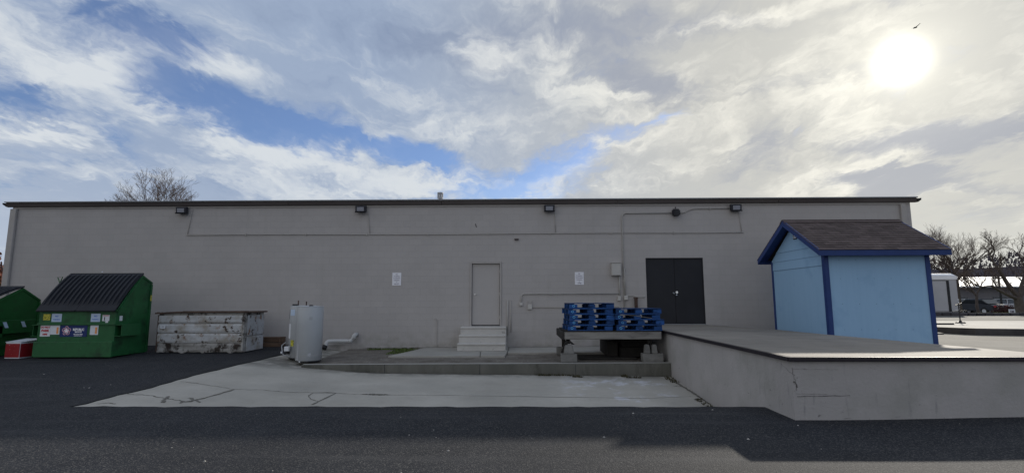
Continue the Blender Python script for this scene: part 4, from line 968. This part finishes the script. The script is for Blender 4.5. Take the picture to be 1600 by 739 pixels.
MB().lathe((-6.27, 13.50, .24), [(.025, 0), (.025, .05)], 8).build('valve', 'label', h2)

# ================================================================ TABLE, BLOCKS AND PALLETS
TX0, TX1, TY0, TY1, TZ = 1.08, 3.55, 12.98, 14.75, .825
tb = thing('work_table', (TX0, TY0, .1), 'weathered timber platform on concrete blocks carrying the blue pallets', 'platform')
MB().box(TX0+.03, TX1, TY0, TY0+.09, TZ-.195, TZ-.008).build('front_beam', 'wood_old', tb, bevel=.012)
MB().box(TX0-.04, TX0+.028, TY0-.02, TY1, TZ-.20, TZ-.002).build('side_beam', 'wood_shaded', tb, bevel=.01)
MB().box(TX1-.10, TX1-.02, TY0+.0905, TY1, TZ-.2, TZ-.008).build('side_beam', 'wood_shaded', tb, bevel=.01)
MB().box(TX0+.03, TX1-.11, TY1-.09, TY1, TZ-.195, TZ-.008).build('back_beam', 'wood_shaded', tb, bevel=.01)
nb = 10
for k in range(nb):
    a = TY0-.012+(TY1-TY0)/nb*k; MB().box(TX0+.032, TX1-.01, a+.004, a+(TY1-TY0)/nb-.004, TZ-.007, TZ+.018+random.uniform(0, .003)).build('deck_plank', 'wood_shaded', tb, bevel=.003)
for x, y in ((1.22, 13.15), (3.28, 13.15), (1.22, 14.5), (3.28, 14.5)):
    MB().box(x-.05, x+.05, y-.05, y+.05, .31+.20*(y < 14), TZ-.2).build('leg', 'wood_shaded', tb, bevel=.005)
# A-shaped prop under the left corner
MB().prism([(1.02, 13.02, .30), (1.12, 13.02, .30), (1.24, 13.02, .62), (1.16, 13.02, .62)], (0, .06, 0)).build('brace', 'wood_shaded', tb)
MB().prism([(1.30, 13.02, .50), (1.38, 13.02, .50), (1.24, 13.02, .62), (1.16, 13.02, .62)], (0, .06, 0)).build('brace', 'wood_shaded', tb)
def cblock(x0, x1, y0, y1, z0, z1, label, m='block'):
    r = thing('concrete_block', ((x0+x1)/2, y0, z0), label, 'concrete block')
    w_ = .035; b_ = MB(); xm = (x0+x1)/2
    b_.box(x0, x1, y0, y0+w_, z0, z1); b_.box(x0, x1, y1-w_, y1, z0, z1)
    for a in (x0, xm-w_/2, x1-w_): b_.box(a, a+w_, y0+w_+.0005, y1-w_-.0005, z0, z1)
    b_.build('shell', m, r, bevel=.004); return r
cblock(1.02, 1.42, 12.95, 13.15, .075, .275, 'grey concrete block under the left front corner of the pallet platform')
cblock(3.05, 3.56, 12.93, 13.15, .085, .285, 'grey concrete block under the right front corner of the platform, against the dock')
cblock(1.02, 1.40, 14.4, 14.6, .11, .30, 'concrete block under the left rear corner of the pallet platform')
cblock(3.05, 3.45, 14.4, 14.6, .12, .31, 'concrete block under the right rear corner of the pallet platform')
def padfoot(x, y, z, w_, label):
    r = thing('concrete_wedge', (x, y, z), label, 'concrete pier')
    t = MB(); a, b_ = w_/2, w_/2*.72; h_ = .215
    t.add([(x-a, y-.08, z), (x+a, y-.08, z), (x+a, y+.08, z), (x-a, y+.08, z), (x-b_, y-.055, z+h_), (x+b_, y-.055, z+h_), (x+b_, y+.055, z+h_), (x-b_, y+.055, z+h_)],
          [(0, 3, 2, 1), (4, 5, 6, 7), (0, 1, 5, 4), (1, 2, 6, 5), (2, 3, 7, 6), (3, 0, 4, 7)])
    t.build('pier', 'block', r, bevel=.015, seg=2)
padfoot(1.22, 13.02, .277, .27, 'pale tapered pier on the left front block')
padfoot(3.17, 12.99, .287, .15, 'pale tapered pier on the right front block, left one')
padfoot(3.35, 12.99, .287, .15, 'pale tapered pier on the right front block, right one')
MB_ = MB()
# timbers stored underneath, their colour darkened for the shade there
def beam(x0, x1, y0, y1, z0, z1, label, m='wood_shaded'):
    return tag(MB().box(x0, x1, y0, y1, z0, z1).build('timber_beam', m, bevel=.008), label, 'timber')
beam(2.34, 2.62, 13.9, 15.2, .12, .50, 'squat shade-darkened timber block under the platform, nearest its middle')
beam(2.66, 3.5, 13.7, 14.3, .12, .36, 'broad shade-darkened timber under the right half of the platform, lower one')
beam(2.70, 3.46, 13.8, 14.35, .362, .58, 'shade-darkened timber lying on the broad one under the platform')

beam(1.5, 3.02, 13.45, 14.3, .085, .125, 'added flat dark bed standing in for shade and dark soil under the platform')  # added flat sheet: its dark colour stands for shade and dark soil
beam(2.66, 3.5, 14.7, 15.5, .12, .60, 'tallest shade-darkened timber pile behind the platform, against the dock')
PW, PD, PH = 1.14, 1.0, .138
def make_pallet():
    r = thing('pallet', (0, 0, 0), 'x', 'pallet', 'blue wooden pallets')
    bt, st_, bh = .018, .018, .083
    for k in range(3):
        y = (.0, PD/2-.06, PD-.12)[k]
        MB().box(-PW/2, PW/2, y, y+.12, 0, bt).build('bottom_board', 'pallet', r)
        for x, w_ in ((-PW/2, .20), (-.085, .17), (PW/2-.20, .20)):
            MB().box(x, x+w_, y+.004, y+.116, bt+.0005, bt+bh).build('block', 'pallet', r, bevel=.004)
    for x in (-PW/2, -.06, PW/2-.12): MB().box(x+.002, x+.118, .002, PD-.002, bt+bh+.0005, bt+bh+st_).build('stringer_board', 'pallet_dark', r)
    n = 7; w_ = (PD-.0)/n
    for k in range(n):
        MB().box(-PW/2, PW/2, k*w_, k*w_+w_*.78 if k < n-1 else PD, bt+bh+st_+.0005, PH-.001).build('deck_board', 'pallet_dark' if k else 'pallet', r)
    return r
proto = make_pallet()
spots = []
lab = ['bottom', 'second lowest', 'middle', 'second highest', 'topmost']
for k, (dx, rot) in enumerate(((-.02, 3.5), (.03, 5), (.035, 4), (.0, 5), (.035, 3))):
    spots.append((1.80+dx, 13.02+.01*k, TZ+.02+k*PH, rot, lab[k]+' pallet of the taller left stack'))
lab = ['bottom', 'second lowest', 'second highest', 'topmost']
for k, (dx, rot) in enumerate(((.03, 1), (.085, -1.5), (.0, 2), (.035, .5))):
    spots.append((2.98+dx, 13.0+.012*k, TZ+.02+k*PH, rot, lab[k]+' pallet of the lower right stack'))
for k, (x, y, z, rot, lb) in enumerate(spots):
    o = proto if k == 0 else copy_tree(proto)
    o.location = (x, y, z); o.rotation_euler = (0, 0, R(rot)); o['label'] = lb
    if k in (0, 6):                       # stencilled ring on the corner block
        pts = [(-PW/2+.10+.028*math.cos(q*math.pi/4), -.002, .06+.028*math.sin(q*math.pi/4)) for q in range(9 if k == 0 else 7)]
        mm = MB(); mm.tube(pts, .006, 4); e = mm.build('stencil', 'mark'); e.parent = o
r = tag(MB().tube([(2.55, 12.955, 1.245), (2.9, 12.96, 1.215), (3.32, 12.955, 1.15)], [.007, .009, .007], 5).build('wood_strip', 'wood_old'), 'thin pale splinter lying across the front of the right pallet stack', 'wood strip')

# ================================================================ RIGHT BACKGROUND
# pale paving of the far lot, laid on the rising ground
lot = MB(); lx = frange(7.9, 34, 40)+[34]; ly = frange(10.05, 28.2, 30)+[28.2]
for y in ly:
    for x in lx: lot.v.append((x, y, gz(x, y)+.006))
for j in range(len(ly)-1):
    for i in range(40):
        a = j*41+i; lot.f.append((a, a+1, a+42, a+41))
tag(lot.build('side_lot', 'lot', weld=False), None, None, None, 'structure')
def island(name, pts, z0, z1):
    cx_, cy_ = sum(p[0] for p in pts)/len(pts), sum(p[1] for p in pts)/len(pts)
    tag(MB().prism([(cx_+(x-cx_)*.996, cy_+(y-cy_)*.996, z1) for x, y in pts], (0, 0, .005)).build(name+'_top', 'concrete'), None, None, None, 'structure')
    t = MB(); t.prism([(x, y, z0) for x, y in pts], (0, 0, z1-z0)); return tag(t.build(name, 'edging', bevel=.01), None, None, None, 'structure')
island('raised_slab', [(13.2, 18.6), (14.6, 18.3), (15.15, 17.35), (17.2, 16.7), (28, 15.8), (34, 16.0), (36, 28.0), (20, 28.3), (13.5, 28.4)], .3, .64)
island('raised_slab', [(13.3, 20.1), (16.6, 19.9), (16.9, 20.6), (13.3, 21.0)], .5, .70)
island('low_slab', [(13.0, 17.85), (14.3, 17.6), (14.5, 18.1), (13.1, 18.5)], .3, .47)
# a row of edging blocks
eg = thing('block_edging', (28, 28.6, .62), 'long low row of dark edging blocks behind the pale slab', 'edging')
bmx = MB().box(0, .42, 0, .25, -.04, .23).build('edging_block', 'stone', bevel=.02); me_ = bmx.data; bpy.data.objects.remove(bmx)
for k in range(48):
    o = bpy.data.objects.new('edging_block', me_); COL.objects.link(o); o.parent = eg
    x = 20.5+k*.46; o.location = (x-28, -.012*(x-20)+random.uniform(-.02, .02), random.uniform(.0, .03)); o.rotation_euler = (0, 0, random.uniform(-.03, .03))
# stand
st = thing('stand', (17.85, 21.1, .64), 'black weighted stand with a short crossbar on the pale slab', 'stand')
x, y, z = 17.85, 21.1, .64
MB().lathe((x, y, z), [(.17, 0), (.17, .03), (.13, .06), (.05, .08), (.04, .12)], 18).build('base', 'black', st)
MB().tube([(x, y, z+.1), (x, y, z+.80)], .022, 8).build('pole', 'black', st)
MB().tube([(x-.28, y, z+.47), (x+.27, y, z+.50)], .018, 6).build('crossbar', 'black', st)
MB().tube([(x-.17, y-.05, z+.72), (x+.14, y, z+.80)], .02, 6).build('arm', 'black', st)

# box trailer
tr = thing('box_trailer', (24.6, 31, .70), 'white enclosed cargo trailer parked behind the blue shed', 'trailer')
x0, x1, y0, y1, z0, z1 = 22.6, 25.95, 30.6, 33.0, .85, 3.0
MB().box(x0, x1, y0, y1, z0, z1).build('body', 'trailer', tr, bevel=.05, seg=2)
MB().prism([(x0-.02, y0-.03, z1-.02), (x1+.02, y0-.03, z1-.02), (x1-.10, y0+.2, z1+.14), (x0+.1, y0+.2, z1+.14)], (0, 2.2, 0)).build('roof', 'trailertop', tr, bevel=.03)
MB().box(x0-.01, x1+.01, y0-.035, y0-.012, z1-.22, z1-.03).build('top_rail', 'trailertop', tr)
dr = MB().box(x0+.4, x1-.66, y0-.018, y0-.002, z0+.08, z1-.30).build('door', 'trailer', tr)
MB().box(x1-.66, x1-.50, y0-.03, y0-.002, z0+.05, z1-.28).build('door_post', 'black', tr)
MB().box(x0+.4, x1-.66, y0-.03, y0-.019, z1-.30, z1-.27).build('door_header', 'black', dr)
for k in range(6): MB().box(x1-.10, x1-.02, y0-.02, y0-.004, z0+.05+k*.13, z0+.12+k*.13).build('reflector', 'label', tr)
for yy in (y0+.5, y1-.4):
    wbm = MB(); wbm.lathe((x0+1.2, yy, .98), [(.30, -.10), (.33, -.07), (.33, .07), (.30, .10)], 18, 'y'); wh_ = wbm.build('wheel', 'tyre', tr)
MB().box(x0, x1, y0+.05, y1, z0-.10, z0-.001).build('chassis', 'black', tr)

# cars
def car(x, y, g, L_, m, label, rz=0.):
    r = thing('parked_car', (0, 0, 0), label, 'car')
    pr = [(-L_/2, .35), (-L_/2, .75), (-L_/2+.15, .92), (-L_*.30, .98), (-L_*.20, 1.02), (L_*.22, 1.02), (L_/2-.12, .86), (L_/2, .62), (L_/2, .35)]
    b_ = MB(); b_.prism([(a, -.86, z) for a, z in pr], (0, 1.72, 0)); b_.build('body', m, r, bevel=.06, seg=2)
    cab = MB(); cab.prism([(-L_*.38, -.74, .99), (-L_*.27, -.66, 1.42), (L_*.08, -.66, 1.45), (L_*.25, -.74, 1.0)], (0, 1.48, 0)); cab.build('windows', 'glass', r, bevel=.05)
    MB().box(-L_*.26, L_*.07, -.67, .67, 1.425, 1.475).build('roof', m, r, bevel=.02)
    for px_ in (-L_*.08,): MB().box(px_-.04, px_+.04, -.755, -.70, 1.0, 1.43).build('pillar', m, r)
    for a in (-L_*.31, L_*.31):
        for s in (-.80, .80):
            w_ = MB(); w_.lathe((a, s, .33), [(.30, -.09), (.33, -.06), (.33, .06), (.30, .09)], 16, 'y'); ww = w_.build('wheel', 'tyre', r)
            MB().lathe((a, s, .33), [(.19, -.095), (.19, .095)], 12, 'y').build('rim', 'chrome', ww)
    for s in (-.62, .62):
        MB().box(L_/2-.03, L_/2+.012, s-.16, s+.16, .62, .76).build('headlight', 'lens', r); MB().box(-L_/2-.012, -L_/2+.03, s-.16, s+.16, .68, .86).build('tail_light', 'lamp_red', r)
    r.location = (x, y, g); r.rotation_euler = (0, 0, R(rz))
    return r
car(50.8, 54.5, .15, 4.6, 'carsilver', 'silver car glinting behind the red hedge', 4)
car(46.4, 54.0, .15, 4.4, 'carwhite', 'pale car beyond the grass patch, left of the silver one', 6)
car(44.0, 50.0, .18, 4.3, 'cardark', 'dark car parked just right of the white trailer', 100)
car(52.5, 57.8, .15, 4.5, 'carwhite', 'white car in the back row before the far warehouse', 0)

# far warehouse with white roof
fw = thing('far_building', (65, 62, .1), 'far low grey building with a bright white roof behind the trees', 'building')
MB().box(48, 92, 62, 84, 0, 3.1).build('wall', 'farwall', fw)
MB().prism([(47, 61, 3.15), (47, 73, 4.75), (47, 85, 3.15), (47, 85, 3.0), (47, 61, 3.0)], (46, 0, 0)).build('roof', 'farroof', fw)
for k in range(8): MB().box(52+k*4.6, 53.6+k*4.6, 61.93, 61.99, 1.0, 1.9).build('window', 'glass', fw)
for k in range(3): MB().box(49.5+k*14, 50.9+k*14, 61.94, 61.99, 0, 2.2).build('door', 'cardark', fw)
fb = thing('far_shed', (43, 60, .1), 'small far shed with a pale roof left of the grey building', 'building')
MB().box(38.5, 45.2, 60, 68, 0, 2.1).build('wall', 'farwall', fb); MB().prism([(38, 59.5, 2.15), (38, 64, 3.6), (38, 68.5, 2.15)], (7.6, 0, 0)).build('roof', 'farroof', fb)
MB().box(40.0, 41.6, 59.94, 59.99, .1, 1.9).build('door', 'carwhite', fb)

# utility pole
up_ = thing('utility_pole', (49.6, 55, .1), 'thin dark utility pole before the far building', 'pole')
MB().tube([(49.2, 53.0, .1), (49.2, 53.0, 4.0)], [.10, .08], 8).build('shaft', 'black', up_)
MB().box(48.6, 49.8, 52.95, 53.05, 3.7, 3.8).build('crossarm', 'black', up_)

# small sign at the tree
r = thing('yard_sign', (34.1, 36.2, .4), 'small white sign at the foot of the right tree', 'sign')
s_ = MB().box(33.86, 34.28, 36.0, 36.03, .58, .92).build('panel', 'label', r); MB().box(34.05, 34.09, 36.035, 36.065, .4, .9).build('stake', 'black', r)
text('lettering', 'SM', .24, (34.07, 35.995, .75), 'ink', s_, bold=.006)

# hedge, grass
def leafmass(name, m, n, cen, ext, size, label, cat, kind='stuff', base=None):
    mb = MB()
    for _ in range(n):
        u = Vector((random.gauss(0, 1), random.gauss(0, 1), random.gauss(0, 1))).normalized()*random.random()**.4
        bx_ = 1+.25*math.sin(u.x*7+u.y*5)+.15*math.sin(u.x*17)
        p = Vector((cen[0]+u.x*ext[0], cen[1]+u.y*ext[1], cen[2]+u.z*ext[2]*bx_)); s = size*random.uniform(.5, 1.4)
        a = Vector((random.gauss(0, 1), random.gauss(0, 1), random.gauss(0, 1))).normalized(); b_ = a.cross(Vector((random.gauss(0, 1), random.gauss(0, 1), random.gauss(0, 1)))).normalized()
        mb.add([p-a*s, p+b_*s*.5, p+a*s, p-b_*s*.5], [(0, 1, 2, 3)])
    return mb
hd = thing('hedge', (38.6, 42, .35), 'low dark red clipped hedge below the right tree', 'hedge')
mm = MB()
for cx_, e in ((39.4, 1.1), (41.0, 1.2), (42.6, 1.6), (44.8, 1.5)):
    t = leafmass('', '', 2600, (cx_, 42, .66), (e, .8, .50), .055, '', ''); mm.add(t.v, t.f)
mm.build('leaves', 'hedge', hd, weld=False)
for k in range(7): MB().tube([(39+k*1.0, 42, .3), (39.1+k*1.0, 42.1, .8)], .025, 5).build('stem', 'bark', hd)
gr = MB()
for _ in range(9000):
    x, y = random.uniform(32.5, 37.2), random.uniform(36, 52); z = gz(x, y); a = random.uniform(0, 6.3); h_ = random.uniform(.03, .10)
    gr.add([(x-.02*math.cos(a), y-.02*math.sin(a), z), (x+.02*math.cos(a), y+.02*math.sin(a), z), (x+random.uniform(-.03, .03), y, z+h_)], [(0, 1, 2)])
tag(gr.build('grass', 'grass', weld=False), 'short green grass patch left of the red hedge', 'grass', None, 'stuff')
gp = MB(); n_ = 10
for j in range(n_+1):
    for i in range(n_+1):
        x, y = lerp(32.4, 37.3, i/n_), lerp(35.8, 52.2, j/n_); gp.v.append((x, y, gz(x, y)+.02))
for j in range(n_):
    for i in range(n_): a = j*(n_+1)+i; gp.f.append((a, a+1, a+n_+2, a+n_+1))
tag(gp.build('grass_verge', 'grass', weld=False), None, None, None, 'structure')
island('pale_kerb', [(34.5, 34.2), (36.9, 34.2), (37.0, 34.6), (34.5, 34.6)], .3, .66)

# ---------------------------------------------------------------- bare trees
def bare_tree(name, base, height, limbs, seed, label, twigs=5, spread=.55, rad=.22, trunk_h=.25, group='bare winter trees', twigr=.006, lean=(0, 0), paths=()):
    rg = random.Random(seed); T = MB(); C = MB()
    root = thing(name, base, label, 'tree', group)
    def seg(mb, p, q, r0, r1, k): mb.tube([p, (p+q)/2+Vector((rg.uniform(-1, 1), rg.uniform(-1, 1), rg.uniform(-.5, .5)))*(q-p).length*.05, q], [r0, (r0+r1)/2, r1], k, False)
    def grow(p, d_, l, r_, lev):
        n = 3 if lev < 3 else 2; pp = p
        for i in range(n):
            d_ = (d_+Vector((rg.gauss(0, .13), rg.gauss(0, .13), rg.gauss(0, .08)+.06*(lev > 0)))).normalized()
            q = pp+d_*l/n; r1 = r_*(1-.38*(i+1)/n)
            seg(T if lev < 3 else C, pp, q, max(r_*(1-.38*i/n), twigr), max(r1, twigr*.7), 6 if lev < 2 else (4 if lev < 3 else 3)); pp = q
            if lev < twigs and (i > 0 or lev > 0):
                for _ in range(rg.choice((1, 1, 2)) if lev < 4 else 1):
                    a = Vector((rg.gauss(0, 1), rg.gauss(0, 1), rg.gauss(0, .6)))
                    nd = (d_+a.normalized()*rg.uniform(.55, 1.0)*spread*1.5).normalized()
                    grow(pp, nd, l*rg.uniform(.50, .72), r1*rg.uniform(.5, .7), lev+1)
        if lev < twigs:
            for _ in range(2):
                a = Vector((rg.gauss(0, 1), rg.gauss(0, 1), rg.gauss(0, .4))).normalized(); grow(pp, (d_+a*spread).normalized(), l*rg.uniform(.55, .8), r1*.75, lev+1)
    B = Vector(base); top = B+Vector((lean[0], lean[1], height*trunk_h))
    T.tube([B-Vector((0, 0, .3)), B+Vector((0, 0, .15)), B.lerp(top, .5)+Vector((rg.uniform(-.1, .1), 0, 0)), top], [rad*1.35, rad*1.1, rad*.95, rad*.85], 9)
    for (dx, dy, dz, lf, rf_) in limbs:
        grow(top-Vector((0, 0, .05)), Vector((dx, dy, dz)).normalized(), height*lf, rad*rf_, 1)
    for P_, r0 in paths:
        P_ = [Vector(p) for p in P_]; n = len(P_)
        T.tube(bend(P_, .25, 3), [r0*(1-.75*i/(len(bend(P_, .25, 3))-1)) for i in range(len(bend(P_, .25, 3)))], 7)
        for i in range(1, n):
            for _ in range(2):
                d_ = ((P_[i]-P_[i-1]).normalized()*.5+Vector((rg.uniform(-.6, .6), rg.uniform(-.5, .5), rg.uniform(.4, 1)))).normalized()
                grow(P_[i], d_, rg.uniform(.45, .75), r0*.26, 2)
    T.build('trunk', 'bark', root, weld=False); C.build('crown', 'twig', root, weld=False)
    return root
bare_tree('bare_tree', (-24.9, 34, .4), 5.0, [(0, 0, 1, .36, .6), (-.45, .1, .9, .35, .55), (.45, -.1, .9, .35, .55), (.15, .4, .9, .30, .5), (-.75, 0, .7, .30, .45), (.75, .1, .7, .30, .45)], 3,
          'bare round-topped tree showing above the left end of the roof', 5, .5, .11, 1.19, twigr=.0055)
bare_tree('bare_tree', (33.9, 40, .45), 5.0, [(0, 0, 1, .36, .6), (-.5, .1, .8, .33, .55), (.6, -.1, .8, .36, .6), (.2, .4, .9, .30, .5), (-.8, -.2, .6, .30, .5)], 11,
          'bare spreading tree directly behind the white trailer', 5, .5, .16, .52, twigr=.006)
bare_tree('bare_tree', (36.8, 38.4, .4), 4.5, [], 23,
          'dark bare tree with crooked low limbs at the right edge', 5, .6, .30, .30, twigr=.007, lean=(.1, 0), paths=[
          ([(36.95, 38.4, 1.7), (36.35, 38.5, 2.74), (35.70, 38.3, 3.75), (35.40, 38.5, 4.5), (35.60, 38.4, 5.15)], .17),
          ([(36.95, 38.4, 1.6), (36.25, 38.3, 1.84), (35.55, 38.4, 2.27), (34.90, 38.2, 2.60), (34.30, 38.4, 2.50), (33.70, 38.4, 2.80)], .14),
          ([(37.00, 38.4, 1.7), (37.45, 38.5, 2.80), (37.70, 38.3, 3.8), (37.40, 38.4, 4.8)], .15),
          ([(37.00, 38.4, 1.7), (38.10, 38.9, 2.6), (39.30, 38.6, 3.4), (40.10, 38.7, 4.3)], .15)])
bare_tree('bare_tree', (40.6, 46, .2), 3.7, [(-.4, 0, .8, .34, .6), (.4, 0, .9, .34, .6), (0, .4, .9, .33, .6)], 31,
          'slender bare tree standing between the two nearer bare trees', 4, .5, .12, .45, twigr=.008)

# shrub beyond the left corner
sb = thing('shrub', (-23.2, 22, .4), 'red and olive leafy shrub beyond the left corner of the warehouse', 'shrub')
t = leafmass('', '', 2600, (-23.4, 22, 2.0), (.95, .9, 1.55), .085, '', ''); k_ = MB(); k_.v, k_.f = t.v, t.f; k_.build('leaves', 'leafred', sb, weld=False)
t = leafmass('', '', 1500, (-23.3, 21.8, 1.7), (.9, .9, 1.2), .085, '', ''); k_ = MB(); k_.v, k_.f = t.v, t.f; k_.build('leaves', 'leafgreen', sb, weld=False)
sk = MB()
for _ in range(16): sk.tube([(-23.2, 22, .3), (-23.2+random.uniform(-.5, .5), 22+random.uniform(-.4, .4), 1.8), (-23.2+random.uniform(-.9, .9), 22+random.uniform(-.7, .7), random.uniform(3., 4.3))], [.03, .02, .006], 4)
sk.build('stem', 'twig', sb, weld=False)

# far-off wood along the horizon
fwd = MB()
for _ in range(38000):
    a = random.uniform(-70, 75); d_ = random.uniform(118, 150); x, y = d_*math.sin(R(a)), d_*math.cos(R(a))
    crest = 8.6+.7*math.sin(a*.19)+.4*math.sin(a*.57+1)+.25*math.sin(a*1.3)
    z = crest*random.random()**.8; s = random.uniform(.2, .6); q = random.uniform(0, 3.14); dx, dy = math.cos(q)*s*.5, math.sin(q)*s*.5
    fwd.add([(x-dx, y-dy, z-s*.3), (x+dx, y+dy, z-s*.3), (x+random.uniform(-.4, .4), y, z+s*1.2)], [(0, 1, 2)])
tag(fwd.build('far_woods', 'farwood', weld=False), 'far-off dark band of leafless woods on the horizon', 'woods', None, 'stuff')
hl = MB(); n_ = 60
for i in range(n_+1):
    a = R(-72+150*i/n_)
    for d_, z in ((112, -1.), (135, 8.0+.4*math.sin(i*.8)), (170, 5.5), (260, -2)): hl.v.append((d_*math.sin(a), d_*math.cos(a), z))
for i in range(n_):
    for k in range(3): q = i*4+k; hl.f.append((q, q+4, q+5, q+1))
tag(hl.build('hills', 'farwood', weld=False), None, None, None, 'structure')

# bird
bd = thing('bird', (26.2, 33, 18.4), 'tiny dark bird flying above the veiled sun', 'bird')
# body
d0 = Vector((.6167, .7867, 0)); 
BX, BY, BZ = 27.5, 33.5, 20.27
bd.location = (BX, BY, BZ)
MB().tube([(BX-.16, BY, BZ-.06), (BX-.06, BY, BZ), (BX+.08, BY, BZ+.03), (BX+.15, BY, BZ+.05)], [.01, .05, .045, .01], 6).build('body', 'black', bd)
MB().add([(BX-.05, BY, BZ), (BX+.06, BY, BZ+.02), (BX+.03, BY+.3, BZ+.14), (BX-.02, BY+.32, BZ+.13)], [(0, 1, 2, 3)]).build('wing', 'black', bd, weld=False)
MB().add([(BX-.05, BY, BZ), (BX+.06, BY, BZ+.02), (BX+.16, BY-.3, BZ+.16), (BX+.1, BY-.32, BZ+.15)], [(0, 1, 2, 3)]).build('wing', 'black', bd, weld=False)
